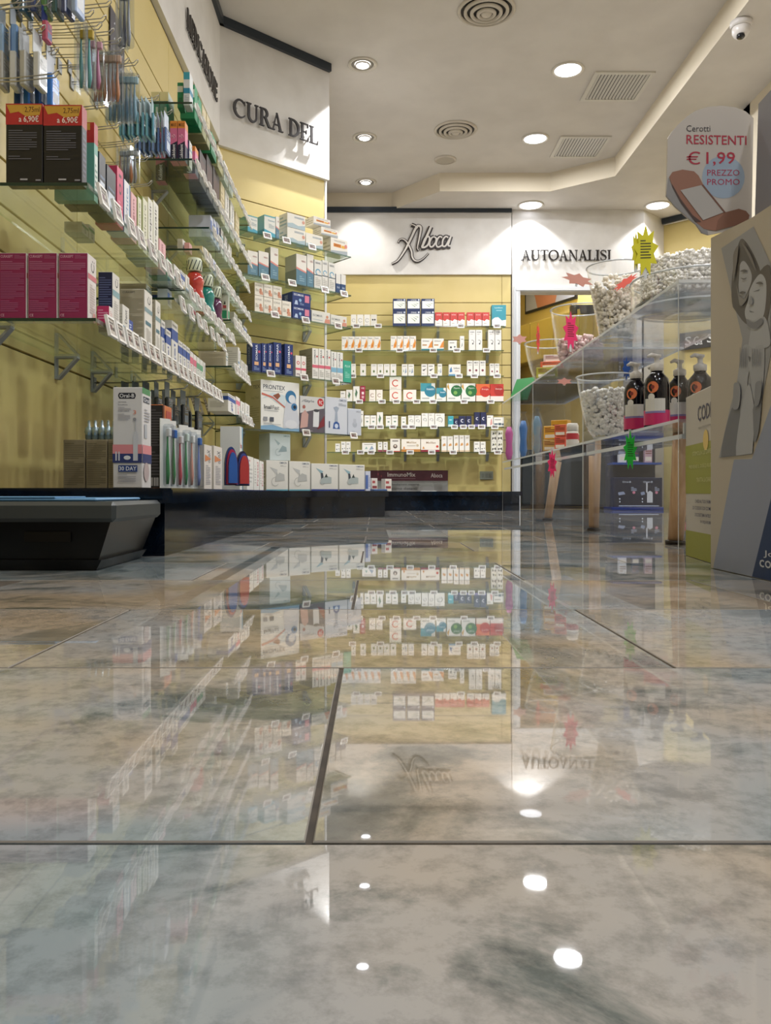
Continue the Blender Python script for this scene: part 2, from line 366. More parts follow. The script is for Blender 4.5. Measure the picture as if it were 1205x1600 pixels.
# fascia panels (white) with navy moulding
def fascia(fr, u0, u1, z0, z1, zm, name):
    q = MB(); vs = lambda z, y0, y1: [fr.P(u, zz, y) for zz in z for y in (y0, y1) for u in (u0, u1)]
    F = [(0, 2, 3, 1), (4, 5, 7, 6), (0, 1, 5, 4), (2, 6, 7, 3), (0, 4, 6, 2), (1, 3, 7, 5)]
    q.add(vs((z0, z1), -.03, .0), F, M_white); W = q.build(name, kind='structure')
    q = MB(); q.add(vs((z1, zm), -.055, .0), F, M_navy); q.build('moulding', W); return W
fascia(LW, -3, 5.06, 2.32, 3.035, HIGH-.002, 'trim_2')
fascia(CW, .005, .872, 2.30, 3.035, HIGH-.002, 'trim_3')
fascia(DW, -.56, 1.335, 2.285, 2.885, 2.935, 'trim_4')
fascia(FW, .02, 2.0, 2.86, 2.862, LOW-.004, 'trim_5')
# ------------------------------------------------------------------ lamps in the ceiling
RIM, LENS = M('#cfc8bc', .35, name='lamp_rim'), emit('#f4f7ff', 9, 'lit_lamp')
LENS_B = emit('#f1f5ff', 2.6, 'lit_diffuser'); M_dark = M('#2c2a28', .5)
def light(kind, parent, loc, rot, W, col, size, spot=None, blend=.6):
    l = bpy.data.lights.new('lamp_light', kind); l.energy = W; l.color = col
    if kind == 'SPOT': l.spot_size = math.radians(spot); l.spot_blend = blend; l.shadow_soft_size = size
    else: l.shape = 'DISK'; l.size = size
    o = bpy.data.objects.new('lamp_light', l); COL.objects.link(o); o.parent = parent; o.location = loc; o.rotation_euler = rot; return o
BIGN = ['nearest big', 'middle', 'x']
for i, (x, y, H, kind) in enumerate(LAMPS):
    e = empty('downlight', (x, y, H)); r = {'big': .112, 'spot': .1, 'wash': .125}[kind]
    m = MB(); m.lathe([(r, -.0005), (r, -.008), (r-.012, -.012), (r-.022, -.006), (r-.024, .0)], RIM, seg=28, caps=False); m.build('rim', e)
    if kind == 'spot':
        m = MB(); m.lathe([(.076, -.002), (.074, -.004), (.06, -.005), (.058, -.001)], M('#8a857c', .5), seg=24, caps=False)
        m.lathe([(.05, -.003), (.052, -.012), (.047, -.015), (.042, -.011)], RIM, seg=20, caps=False); m.build('gimbal', e)
        m = MB(); m.lathe([(.001, -.013), (.03, -.013), (.043, -.011)], LENS, seg=20, caps=False); m.build('lens', e)
    else:
        m = MB(); m.lathe([(.001, -.011), (r*.5, -.0105), (r-.02, -.006)], LENS_B, seg=28, caps=False); m.build('diffuser', e)
        if kind == 'big':
            m = MB(); m.lathe([(.028, -.012), (.03, -.016), (.012, -.018), (.001, -.018)], emit('#ffffff', 16, 'bulb_core'), seg=12, caps=False); m.build('bulb', e)
    vis = i < 7
    nm = {0: 'large round lit downlight nearest, beside first square grille', 1: 'large round lit downlight beside the farther square grille', 2: 'small lit spot in round gimbal, nearest of the left three',
          3: 'small lit spot in round gimbal, middle of the left three', 4: 'small lit spot in round gimbal close above the script sign', 5: 'round lit downlight on lower ceiling at left above black lettering',
          6: 'round lit downlight on lower ceiling at far corner above yellow star tag'}
    tag(e, nm.get(i, 'round lit ceiling downlight outside the photographed part of the shop'), 'lamp', group=None if vis else 'ceiling lamps out of the frame')
    kf = 1 if vis else NEAR
    if kind == 'big': light('AREA', e, (0, 0, -.03), (0, 0, 0), BIG_W*kf, (.97, .98, 1), .18)
    elif kind == 'spot':
        if i == 2: light('SPOT', e, (0, 0, -.05), (0, math.radians(-8), 0), SPOT_W*3.6, (.97, .98, 1), .012, 106, .35)
        elif i == 4: light('SPOT', e, (-.10, -.02, -.05), (math.radians(4), math.radians(-4), 0), SPOT_W*.8, (1, .98, .93), .02, 100, .8)
        else: light('SPOT', e, (0, 0, -.05), (0, math.radians(-22), 0), SPOT_W*kf, (1, .98, .95), .03, 130, .9)
    else: light('SPOT', e, (0, .0, -.03), (0, 0, 0), WASH_W, (.97, .98, 1), .03, 112, .25)
# air grilles, diffusers, speaker, camera
def grille(x, y, H, s, label):
    e = empty('air_grille', (x, y, H)); m = MB(); fm = M('#cfcac0', .45); h = s/2; b = .028
    for a in ((-h, -h, h, -h+b), (-h, h-b, h, h), (-h, -h+b, -h+b, h-b), (h-b, -h+b, h, h-b)): m.box(a[0], a[1], -.012, a[2], a[3], -.0005, fm)
    m.build('frame', e); m = MB(); m.box(-h+b, -h+b, -.002, h-b, h-b, -.0008, M_dark); m.build('backing', e)
    sm = MB(); sm.add([(-.004, -h+b, -.0025), (.008, -h+b, -.012), (.010, -h+b, -.012), (-.001, -h+b, -.0025), (-.004, h-b, -.0025), (.008, h-b, -.012), (.010, h-b, -.012), (-.001, h-b, -.0025)],
                      [(0, 1, 2, 3), (7, 6, 5, 4), (0, 4, 5, 1), (1, 5, 6, 2), (2, 6, 7, 3), (3, 7, 4, 0)], fm); first = None
    n = 15
    for k in range(n):
        px = -h+b+(s-2*b)*(k+.4)/n
        if first is None: first = sm.build('slat', e); o = first
        else: o = link(first.data, 'slat', e)
        o.location = (px, 0, 0)
    tag(e, label, 'air vent')
grille(1.745, 5.9, HIGH, .42, 'square slatted air grille beside the nearest large downlight'); grille(1.74, 6.93, HIGH, .42, 'square slatted air grille, the farther of two')
def diffuser(x, y, r, label):
    e = empty('air_diffuser', (x, y, HIGH)); m = MB(); fm = M('#c4bbae', .5)
    for a, z in ((1, -.004), (.78, -.012), (.56, -.02), (.34, -.026)):
        mb = MB(); mb.lathe([(r*a, -.001 if a == 1 else z+.004), (r*a, z-.004), (r*(a-.1), z-.01), (r*(a-.12), z+.004)], fm, seg=32, caps=False); mb.build('ring', e)
    m.lathe([(r*.94, -.001), (.001, -.001)], M_dark, seg=24, caps=False); m.build('backing', e)
    m = MB(); m.lathe([(r*.2, -.024), (r*.16, -.034), (.001, -.036)], fm, seg=20, caps=False); m.build('centre_disc', e); tag(e, label, 'air vent')
diffuser(.68, 4.97, .176, 'round concentric ring air diffuser at the top edge of view'); diffuser(.656, 6.61, .172, 'round concentric ring air diffuser left of farther large downlight')
e = empty('ceiling_speaker', (.624, 7.2, HIGH)); m = MB(); m.lathe([(.095, -.001), (.095, -.01), (.08, -.013)], M('#c9c0b3', .5), seg=28, caps=False); m.build('rim', e)
m = MB(); m.lathe([(.08, -.011), (.001, -.013)], M('#b0a89b', .8), seg=28, caps=False); m.build('speaker_mesh', e); tag(e, 'small plain round ceiling speaker disc behind the ring diffuser', 'speaker')
e = empty('security_camera', (2.15, 4.80, LOW)); m = MB(); m.lathe([(.062, -.0008), (.062, -.02), (.055, -.035)], M('#cfcac6', .4), seg=24); m.build('mount', e)
m = MB(); prof = [(.052*math.sin(math.radians(a)), -.05-.052*math.cos(math.radians(a))) for a in range(120, -1, -12)]; m.lathe([(max(r, .001), z) for r, z in prof], M('#d5d0cc', .3), seg=24); m.build('dome', e)
m = MB(); m.lathe([(.022, -.085), (.024, -.1), (.018, -.108), (.001, -.104)], M('#15151a', .1), c=(-.012, -.02, 0), seg=16); m.build('lens', e); tag(e, 'white dome security camera on the lower ceiling', 'camera')
# ------------------------------------------------------------------ plinth
body = [(-.98, 2.07), (-.53, 2.07), (-.53, 4.95), (.07, 5.48), (.07, 7.33), (1.30, 7.33), (1.30, 7.985), (-.53, 7.985), (-.32, 5.64), (-.345, 5.60), (-.975, 5.03)]
top = [(-.98, 2.03), (-.525, 2.03), (-.505, 2.05), (-.505, 4.93), (.095, 5.46), (.095, 7.30), (1.30, 7.30), (1.32, 7.32), (1.32, 7.985), (-.53, 7.985), (-.32, 5.64), (-.345, 5.60), (-.975, 5.03)]
e = empty('plinth', (0, 0, 0)); q = MB(); q.prism(body, lambda x, y, d: (x, y, d), 0, .1335, M_black); q.build('base', e)
q = MB(); q.prism(top, lambda x, y, d: (x, y, d), .134, .168, M_black); ins = [(x-.004 if x > -.6 else x, y+.003 if y < 2.1 else y) for x, y in top]
q.prism(ins, lambda x, y, d: (x, y, d), .168, .172, M_black); q.build('top_slab', e); tag(e, 'long low black polished plinth running under the wall shelves', 'plinth')
ZP = .172
# ------------------------------------------------------------------ low platform at left
e = empty('step_platform', (0, 0, 0)); dk = M('#08090a', .3, bump=.1, spec=.3); rim = M('#3d4243', .35); blue = M('#5f8fb8', .5)
q = MB(); x0, x1, y0, y1 = -.95, -.527, 1.665, 2.025
def frustum(q, a, b, z0, z1, m):
    q.add([(a[0], a[1], z0), (a[2], a[1], z0), (a[2], a[3], z0), (a[0], a[3], z0), (b[0], b[1], z1), (b[2], b[1], z1), (b[2], b[3], z1), (b[0], b[3], z1)],
          [(3, 2, 1, 0), (4, 5, 6, 7), (0, 1, 5, 4), (1, 2, 6, 5), (2, 3, 7, 6), (3, 0, 4, 7)], m)
frustum(q, (x0+.03, y0+.02, x1-.04, y1-.02), (x0+.012, y0+.008, x1-.012, y1-.008), .022, .1, dk)
frustum(q, (x0+.03, y0+.02, x1-.045, y1-.02), (x0+.02, y0+.012, x1-.032, y1-.012), 0.0015, .022, dk); q.build('base', e)
q = MB(); q.rbox(x0, y0, .1, x1, y1, .142, rim, .008); q.build('rim', e)
q = MB(); q.rbox(x0+.02, y0+.02, .1422, x1-.045, y1-.02, .149, blue, .003); q.rbox(x0+.02, y0+.02, .149, x1-.13, y0+.2, .152, blue, .001); q.build('top_mat', e)
q = MB(); q.box(-.715, y0+.006, .06, -.62, y0+.014, .08, M('#050505', .3)); q.build('handle_slot', e)
tag(e, 'low black platform with grey rim and blue top on floor before plinth', 'platform')
# ------------------------------------------------------------------ glass shelves
def bracket_mb(n=.0, L=.07):
    m = MB(); g = M('#a4a7a8', .4, .1)
    m.box(-.012, -.004, -.07, .012, 0, 0, g); m.box(-.012, -L, -.006, .012, -.004, 0, g)
    m.add([(-.012, -.004, -.07), (.012, -.004, -.07), (.012, -.012, -.07), (-.012, -.012, -.07), (-.012, -L+.008, -.006), (.012, -L+.008, -.006), (.012, -L, -.006), (-.012, -L, -.006)],
          [(0, 1, 5, 4), (3, 7, 6, 2), (0, 4, 7, 3), (1, 2, 6, 5)], g); return m
BR = [None]
def shelf(fr, u0, u1, z, dep, label, brackets, near=True):
    e = empty('glass_shelf', fr.P(u0, z, 0), fr.a); L = u1-u0
    m = MB(); m.box(0, -dep, -.008, L, -.001, 0, GLASS, {'f': GLASS_FRONT, 'l': GLASS_EDGE, 'r': GLASS_EDGE}); m.build('glass_pane', e)
    m = MB(); m.box(0, -dep-.004, -.012, L, -dep-.001, -.001, FILM); m.build('label_rail', e)
    for b in brackets:
        if BR[0] is None: o = bracket_mb().build('bracket', e); BR[0] = o.data
        else: o = link(BR[0], 'bracket', e)
        o.location = (b-u0, 0, -.0085)
    tag(e, label, 'shelf'); return e
TAGC = {}
def price_tag(fr, u, z, where, tilt=-.35, w_=.062, h=.04, fill='#8d8a85', red=True):
    """electronic tag clipped on the front edge; fr = frame on the shelf front"""
    k = (w_, h, fill)
    if k not in TAGC:
        m = MB(); b = .006; X = w_/2
        for a in ((-X, 0, X, b), (-X, h-b, X, h), (-X, b, -X+b, h-b), (X-b, b, X, h-b)): m.box(a[0], -.008, a[1], a[2], 0, a[3], M('#eceae6', .35))
        s = MB(); s.box(-X+b, -.0055, b, X-b, -.001, h-b, M(fill, .3)); p = MB()
        draw(p, [('r', .12, .30, .6, .62, '#5a2f2f'), ('r', .64, .30, .9, .5, '#46433f'), ('r', .12, .72, .85, .8, '#4a4744')], lambda x, zz, o: (x-X+b, -.0055-o, zz+b), w_-2*b, h-2*b)
        TAGC[k] = (m, s, p, [])
    m, s, p, c = TAGC[k]
    if not c:
        o = m.build('price_tag'); a = s.build('screen', o); b_ = p.build('price_print', o); c += [o.data, a.data, b_.data]
    else:
        o = link(c[0], 'price_tag'); link(c[1], 'screen', o); link(c[2], 'price_print', o)
    o.location = fr.P(u, z-h*.62, -.013); o.rotation_euler = Matrix.Rotation(fr.a, 3, 'Z').to_euler()
    o.rotation_euler = (Matrix.Rotation(fr.a, 3, 'Z') @ Matrix.Rotation(tilt, 3, 'X')).to_euler()
    tag(o, 'white electronic price tag', 'price tag', where, 'price tags on the ' + where); return o
# ================================================================== PRINT STYLES
W_, K_ = '#e9e6df', '#1a1a1c'
STY = {
 'ring': dict(d='small white carton with grey crescent', c=W_, f=[('a', .5, .5, .33, .18, 20, 330, '#8d8d90'), ('r', .1, .08, .6, .12, '#b0aea8')]),
 'ring_dark': dict(d='small pale carton with dark eyes', c='#dcd8cf', f=[('c', .33, .55, .14, '#2b2b2b'), ('c', .67, .55, .14, '#2b2b2b')]),
 'navyherb': dict(d='navy and white carton with green sprig', c='#22325c', f=[('r', .06, .18, .94, .80, '#e8e9e4'), ('p', [(.25, .58), (.6, .3), (.64, .34)], '#5c7a3c'), ('p', [(.4, .62), (.72, .42), (.74, .46)], '#39603a'), ('p', [(.55, .64), (.86, .56), (.85, .6)], '#5c7a3c'), ('T', .3, .84, .72, .94, 'LYNFASE', '#dfe2ea'), ('c', .88, .9, .07, '#cfd6e6')]),
 'redbox': dict(d='red and white carton', c='#c23a34', f=[('p', [(0, 0), (1, 0), (1, .42), (.6, .5), (.3, .36), (0, .44)], '#ece6e0'), ('T', .2, .78, .8, .86, 'NATURA', '#f4dcd8'), ('r', .2, .18, .6, .22, '#a9a5a0')]),
 'tealwave': dict(d='large teal carton with white wave', c='#2f8fa0', f=[('p', [(0, 0), (1, 0), (1, .3), (.7, .26), (.45, .42), (.2, .40), (0, .3)], '#eceae4'), ('t', .2, .82, .75, .9, 'Lynfase', '#d8eef0'), ('r', .3, .72, .7, .75, '#9fd0d6')]),
 'flame': dict(d='white carton with orange flame', c=W_, f=[('p', [(.45, .15), (.9, .2), (1, .55), (.8, .85), (.72, .6), (.5, .4)], '#e0953c'), ('p', [(.6, .25), (.85, .3), (.8, .5)], '#c86f28'), ('T', .1, .82, .7, .92, 'Fitomix', '#777'.replace('#777', '#777777')), ('r', .1, .3, .4, .34, '#a7a39c')]),
 'flameteal': dict(d='wide white carton, orange and teal bands', c=W_, f=[('r', 0, 0, 1, .13, '#1e7a86'), ('p', [(.6, .2), (1, .25), (1, .85), (.8, .6)], '#dc8c3c'), ('T', .12, .74, .7, .86, 'Grintuss', '#444444'), ('r', .1, .4, .5, .5, '#b98a50')]),
 'dots': dict(d='small white carton with dark dots', c=W_, f=[('c', .3, .3, .12, '#3a4146'), ('c', .75, .35, .1, '#5a6a72'), ('r', .15, .72, .7, .8, '#8d8c88')]),
 'slim': dict(d='slim white carton', c=W_, f=[('p', [(.3, .2), (.6, .35), (.5, .6)], '#6f7c78'), ('r', .2, .75, .8, .8, '#8d8c88')]),
 'tallswirl': dict(d='tall white carton with grey swirl', c='#e6e4df', f=[('a', .5, .42, .3, .3, -80, 120, '#7c7f82'), ('c', .6, .32, .12, '#4a4c50'), ('T', .15, .86, .85, .92, 'LIBRAMED', '#77787c'), ('r', .2, .78, .6, .8, '#a9a7a2')]),
 'seed': dict(d='white carton with green seed', c=W_, f=[('c', .5, .38, .16, '#7c8c5c', 1.5), ('c', .5, .38, .08, '#4f6a3c', 1.4), ('T', .2, .82, .8, .9, 'OLIVIS', '#8a8984')]),
 'sketch': dict(d='white carton with grey sketch', c=W_, f=[('p', [(.5, .2), (.85, .3), (.7, .7)], '#8fa0b4'), ('p', [(.2, .3), (.4, .35), (.3, .6)], '#8fb0a4'), ('r', .15, .8, .8, .86, '#99978f')]),
 'swish': dict(d='white carton with black swish', c=W_, f=[('p', [(.15, .5), (.85, .62), (.4, .4)], '#3b3b3b'), ('r', .15, .78, .75, .86, '#8a8a88'), ('r', .15, .16, .5, .2, '#a9a7a2')]),
 'bluefig': dict(d='wide white carton with blue band', c=W_, f=[('r', 0, 0, 1, .16, '#6f9fc0'), ('p', [(.05, .3), (.3, .35), (.22, .8), (.1, .6)], '#4f80b0'), ('T', .4, .6, .92, .76, 'Sollievo', '#555555'), ('r', .5, .4, .85, .45, '#b88')] ),
 'berry': dict(d='tall white carton with dark berry', c=W_, f=[('c', .5, .36, .2, '#7c3b48'), ('c', .44, .42, .07, '#b06a74'), ('T', .15, .82, .85, .92, 'IMMUNO', '#55555a'), ('r', .2, .7, .8, .73, '#a9a7a2')]),
 'cring': dict(d='white carton with red letter-C ring', c='#ece5da', f=[('a', .5, .5, .3, .28, 40, 320, '#c8452e'), ('r', .1, .08, .6, .13, '#b9b0a4')]),
 'cgrey': dict(d='small white carton with letter-C ring', c='#ece5da', f=[('a', .5, .52, .3, .25, 40, 320, '#8a5a4a'), ('r', .1, .1, .7, .15, '#b9b0a4')]),
 'redlabel': dict(d='dark red slim carton', c='#9c2440', f=[('r', .3, .45, .75, .62, '#ead6d8'), ('r', .3, .2, .75, .36, '#d4a8b0'), ('T', .2, .8, .8, .9, 'VIS', '#f2dde0')]),
 'tealround': dict(d='white carton with teal disc', c='#e6e6e0', f=[('r', 0, .55, .75, 1, '#3e93a0'), ('c', .66, .56, .40, '#2a7d94'), ('t', .42, .62, .92, .74, 'Intestin', '#eaf6f8'), ('r', .1, .14, .6, .2, '#a9aca8')]),
 'greenround': dict(d='white carton with dark green disc', c='#e6e6e0', f=[('c', .70, .58, .42, '#1f6a35'), ('c', .62, .48, .14, '#78a852'), ('t', .5, .68, .95, .78, 'Digestiv', '#e8f4e8'), ('p', [(0, .8), (.2, .6), (.1, 1)], '#c89a3c'), ('r', .1, .14, .6, .2, '#a9aca8')]),
 'orangeround': dict(d='orange carton with red disc', c='#dd6a38', f=[('r', 0, 0, 1, .34, '#e8dcd0'), ('c', .66, .56, .40, '#c03226'), ('t', .42, .64, .9, .74, 'Energia', '#f8e4dc')]),
 'redround': dict(d='red carton with white base', c='#c4382e', f=[('r', 0, 0, 1, .3, '#e8dcd6'), ('c', .66, .6, .38, '#a92a24'), ('t', .4, .66, .9, .76, 'Energia', '#f8e4dc')]),
 'greenmark': dict(d='small white carton with green mark', c=W_, f=[('c', .5, .45, .2, '#5f7f6a', .6), ('r', .2, .75, .8, .8, '#8d8c88'), ('r', 0, 0, 1, .08, '#b8c4b4')]),
 'leaf': dict(d='white carton with green leaf', c=W_, f=[('p', [(.45, .2), (.7, .6), (.4, .85), (.35, .5)], '#4f7258'), ('p', [(.3, .3), (.45, .5), (.25, .6)], '#6a8a64')]),
 'swirl3': dict(d='white carton with grey swirl', c=W_, f=[('a', .5, .5, .3, .2, -60, 200, '#7b7f7c'), ('a', .5, .5, .16, .3, 100, 350, '#9aa09c'), ('r', .15, .84, .6, .88, '#99978f')]),
 'tealsmall': dict(d='small teal carton', c='#3fa0ae', f=[('r', 0, 0, 1, .2, '#cfe6e6'), ('r', .2, .6, .7, .66, '#d8eef0')]),
 'moon': dict(d='navy carton with white crescent', c='#23284e', f=[('a', .55, .55, .28, .4, 60, 300, '#dfe0ea'), ('r', 0, 0, 1, .16, '#8b7fae')]),
 'rose': dict(d='white carton with pink figure', c=W_, f=[('p', [(.5, .1), (.9, .2), (.8, .7), (.6, .6)], '#d49a94'), ('r', .1, .8, .6, .86, '#8d8c88')]),
 'cars': dict(d='white carton with row of dark shapes', c=W_, f=[('r', .05, .15, .4, .35, '#33475a'), ('r', .45, .15, .75, .4, '#55646c'), ('r', .8, .15, .98, .35, '#33475a'), ('r', .1, .7, .7, .78, '#8d8c88')]),
 'melilax': dict(d='wide white carton with orange triangle', c='#ebe4d8', f=[('r', 0, 0, 1, .2, '#c08038'), ('T', .28, .66, .8, .82, 'Melilax', '#a88a5a'), ('p', [(.08, .24), (.2, .24), (.14, .45)], '#d89040'), ('c', .85, .5, .1, '#c8b89a'), ('r', .3, .45, .75, .5, '#b9b0a4')]),
 'melilax_r': dict(d='wide white carton with dark red base', c='#ebe4d8', f=[('r', 0, 0, 1, .16, '#8c2434'), ('T', .28, .64, .8, .8, 'Melilax', '#9a7a5a'), ('p', [(.08, .24), (.2, .24), (.14, .45)], '#d89040'), ('c', .88, .42, .1, '#c84838')]),
 'deer': dict(d='tall white carton with orange print', c=W_, f=[('p', [(.2, .35), (.8, .4), (.7, .55), (.3, .5)], '#d29a5c'), ('r', 0, 0, 1, .1, '#d8c0a0'), ('T', .25, .8, .75, .88, 'LADY', '#a08a70')]),
 'zebra': dict(d='white carton with black-and-yellow pattern', c='#dddacf', f=[('p', [(.1, .1), (.5, .3), (.2, .4)], '#222222'), ('p', [(.5, .3), (.9, .1), (.8, .45)], '#222222'), ('p', [(.2, .55), (.6, .7), (.3, .85)], '#3a3a3a'), ('p', [(.6, .6), (.9, .7), (.7, .9)], '#7a7a4a')]),
 'face': dict(d='white carton with dark flower', c='#e8e2d8', f=[('c', .5, .42, .22, '#6a5a52'), ('c', .5, .46, .1, '#d8c8b8'), ('r', .2, .8, .8, .87, '#6f6a64'), ('r', 0, 0, 1, .07, '#c04838')]),
 'plum': dict(d='small white carton with plum corner', c=W_, f=[('r', 0, 0, 1, .2, '#8e4450'), ('c', .5, .55, .12, '#5a4a4a'), ('r', .2, .78, .7, .84, '#777777')]),
 # angled wall
 'aqua': dict(d='white carton with aqua base', c='#dfe0d9', sc='#6fa5ac', f=[('p', [(0, 0), (1, 0), (1, .2), (0, .34)], '#4aa3bb'), ('T', .35, .72, .95, .82, 'Physiomer', '#6f93a8'), ('l', .4, .42, .9, .64, 4, '#9fb0b6'), ('r', 0, 1-.06, 1, 1, '#57a7b4')], s=[('p', [(0, 0), (1, 0), (1, .34), (0, .34)], '#3f8c9e')]),
 'fizz': dict(d='white wide carton with grey-blue cloud', c='#e6e2d8', f=[('r', .4, .72, .92, .84, '#8e9aa4'), ('T', .42, .74, .9, .82, 'FISIOLOGICA', '#e8e6e0'), ('p', [(0, 0), (1, 0), (1, .34), (.6, .22), (.3, .34), (0, .26)], '#a9bcc4'), ('c', .9, .55, .12, '#d49a84')], s=[('l', .1, .1, .9, .85, 3, '#9fb4b8')]),
 'orangelabel': dict(d='white wide carton with orange label', c='#e8e3da', f=[('r', .16, .44, .62, .66, '#d88a32'), ('T', .2, .48, .56, .62, 'OFFERTA', '#8c3a1c'), ('r', .64, .44, .86, .62, '#e6b04a'), ('t', .2, .78, .85, .88, 'SOLUZIONE', '#8d8a86'), ('p', [(0, 0), (1, 0), (1, .3), (0, .16)], '#a5adb4'), ('c', .9, .6, .12, '#d8897c')], s=[('l', .1, .1, .9, .85, 3, '#b9b4a6')]),
 'wavebox': dict(d='white-over-blue carton with pink wave', c='#5d8397', sc='#8a8f86', f=[('p', [(0, .56), (1, .46), (1, 1), (0, 1)], '#e6e2da'), ('p', [(0, .52), (1, .42), (1, .47), (0, .58)], '#dc8f86'), ('T', .5, .76, .92, .82, 'NEBIAL', '#9a5a58'), ('l', .3, .12, .8, .32, 3, '#8fb0c0')], s=[('r', 0, .5, 1, 1, '#b9b7aa')]),
 'curl': dict(d='white slim carton with blue curl', c='#dedcd6', f=[('a', .5, .58, .36, .35, 0, 250, '#5f9cbc'), ('r', 0, .46, 1, .49, '#3a4c5c'), ('t', .15, .86, .85, .93, 'NARHINEL', '#6c7480'), ('l', .15, .1, .85, .4, 5, '#b6b4ae')], s=[('l', .15, .1, .85, .9, 8, '#a9a698')]),
 'greenfar': dict(d='green carton behind a small pair', c='#2c8b4e', f=[('c', .5, .7, .12, '#d8efe0')]),
 'navypair': dict(d='small white-over-navy carton', c='#2f4a74', f=[('r', 0, .5, 1, 1, '#dedcd8'), ('t', .2, .25, .8, .35, 'SPRAY', '#c8d4e4')]),
 'baby': dict(d='white carton with baby photo', c='#e8e2d6', sc='#a49777', f=[('t', .08, .72, .8, .84, 'ISOMAR', '#8a867e'), ('c', .68, .44, .15, '#c98a6c', 1.15), ('p', [(.55, .1), (.98, .1), (.9, .36), (.66, .36)], '#cf9478'), ('r', .52, .22, .66, .34, '#b8705a'), ('l', .1, .3, .45, .55, 3, '#a39c90')], s=[('l', .1, .12, .9, .88, 6, '#8f8366'), ('c', .5, .5, .04, '#4a4234')]),
 'isonavy': dict(d='navy carton with pink label', c='#1d3572', f=[('T', .08, .74, .62, .9, 'ISOMAR', '#e6eaf4'), ('r', .68, .35, .92, .86, '#d8809a'), ('p', [(.1, .1), (.3, .1), (.26, .4), (.16, .4)], '#b8c8e4'), ('c', .42, .45, .12, '#8fb4d8'), ('l', .4, .1, .62, .3, 3, '#8ea4cc')], s=[('v', .3, .15, .6, .85, 'ISOMAR', '#b8c4e0')]),
 'isowide': dict(d='wide white carton with baby photo', c='#dcdad2', f=[('T', .06, .5, .58, .7, 'ISOMAR', '#5f6870'), ('r', .06, .22, .6, .26, '#8fa0a8'), ('c', .84, .6, .13, '#c98a6c'), ('p', [(.68, .06), (.99, .06), (.98, .42), (.74, .42)], '#d08f7c')], s=[('l', .1, .2, .9, .8, 4, '#a9a698')]),
 'isotall': dict(d='tall navy carton, white upright wording', c='#1b3370', f=[('V', .38, .42, .62, .96, 'ISOMAR', '#e8ecf4'), ('c', .8, .72, .12, '#d4546c'), ('r', .25, .24, .72, .36, '#e0b084'), ('l', .2, .06, .8, .2, 3, '#8ea4cc')], s=[('v', .3, .3, .6, .9, 'ISOMAR', '#8c9cc8')]),
 'redmini': dict(d='small white carton with red ring', c='#e8e2dc', f=[('a', .5, .66, .3, .4, 0, 359, '#c8404c'), ('r', 0, .32, 1, .42, '#d4506a'), ('r', .2, .1, .8, .16, '#a89aa0')]),
 'isopink': dict(d='white carton with pink stripe', c='#e4e2dc', sc='#9c9684', f=[('V', .3, .5, .54, .97, 'ISOMAR', '#4a5058'), ('c', .78, .74, .13, '#b83a48'), ('r', 0, .36, 1, .46, '#d4687c'), ('l', .15, .08, .85, .3, 4, '#a8a6a2')], s=[('l', .1, .1, .9, .9, 9, '#8a8472')]),
 'isoblue': dict(d='white carton with blue stripe', c='#e2e2de', f=[('V', .3, .5, .54, .97, 'ISOMAR', '#4a5058'), ('c', .78, .74, .12, '#a84450'), ('r', 0, .3, 1, .46, '#7fb0cc'), ('l', .15, .08, .85, .26, 4, '#a8a6a2')]),
 'mint': dict(d='mint green carton', c='#35a58c', f=[('T', .2, .7, .8, .8, 'FLUI', '#c8ece2'), ('l', .2, .2, .8, .5, 4, '#8fd4c4')]),
 'prontex': dict(d='large white inhaler carton with breathing-mask picture', c='#e6e6e2', sc='#b9b28e', f=[
     ('p', [(0, 0), (1, 0), (1, .09), (.6, .05), (.3, .11), (0, .08)], '#7fa8c8'), ('T', .06, .82, .62, .91, 'PRONTEX', '#26334a'), ('r', .06, .78, .56, .79, '#a0a6ac'),
     ('p', [(.02, .62), (.3, .76), (.62, .72), (.64, .5), (.4, .56), (.2, .66)], '#c9d8de'), ('p', [(.3, .7), (.45, .76), (.5, .7), (.42, .62)], '#8a4c38'), ('p', [(.02, .7), (.3, .64), (.62, .46), (.62, .49), (.3, .68), (.02, .74)], '#c46a5c'),
     ('p', [(.58, .06), (.98, .06), (1, .2), (.94, .5), (.88, .7), (.7, .7), (.62, .5), (.57, .2)], '#c9cdd6'), ('c', .78, .14, .16, '#d4d7de', .6), ('c', .77, .70, .14, '#2e74a4'), ('c', .8, .66, .09, '#d8dde4'), ('c', .86, .5, .08, '#3c78a8'), ('c', .87, .5, .04, '#10243c'),
     ('T', .08, .42, .26, .50, 'Inal', '#2a2c34'), ('t', .29, .42, .46, .50, 'Fast', '#5c6068'), ('r', .08, .385, .44, .395, '#9a9ea4'), ('r', .06, .18, .16, .26, '#8d9096'), ('r', .22, .17, .32, .26, '#4a5260'), ('l', .06, .11, .5, .15, 2, '#a0a4a8')],
     s=[('T', .5, .83, .95, .9, 'TEX', '#5a5a5a'), ('t', .4, .62, .9, .68, 'Inal Fast', '#8c8668'), ('l', .1, .1, .9, .5, 9, '#a09a78')]),
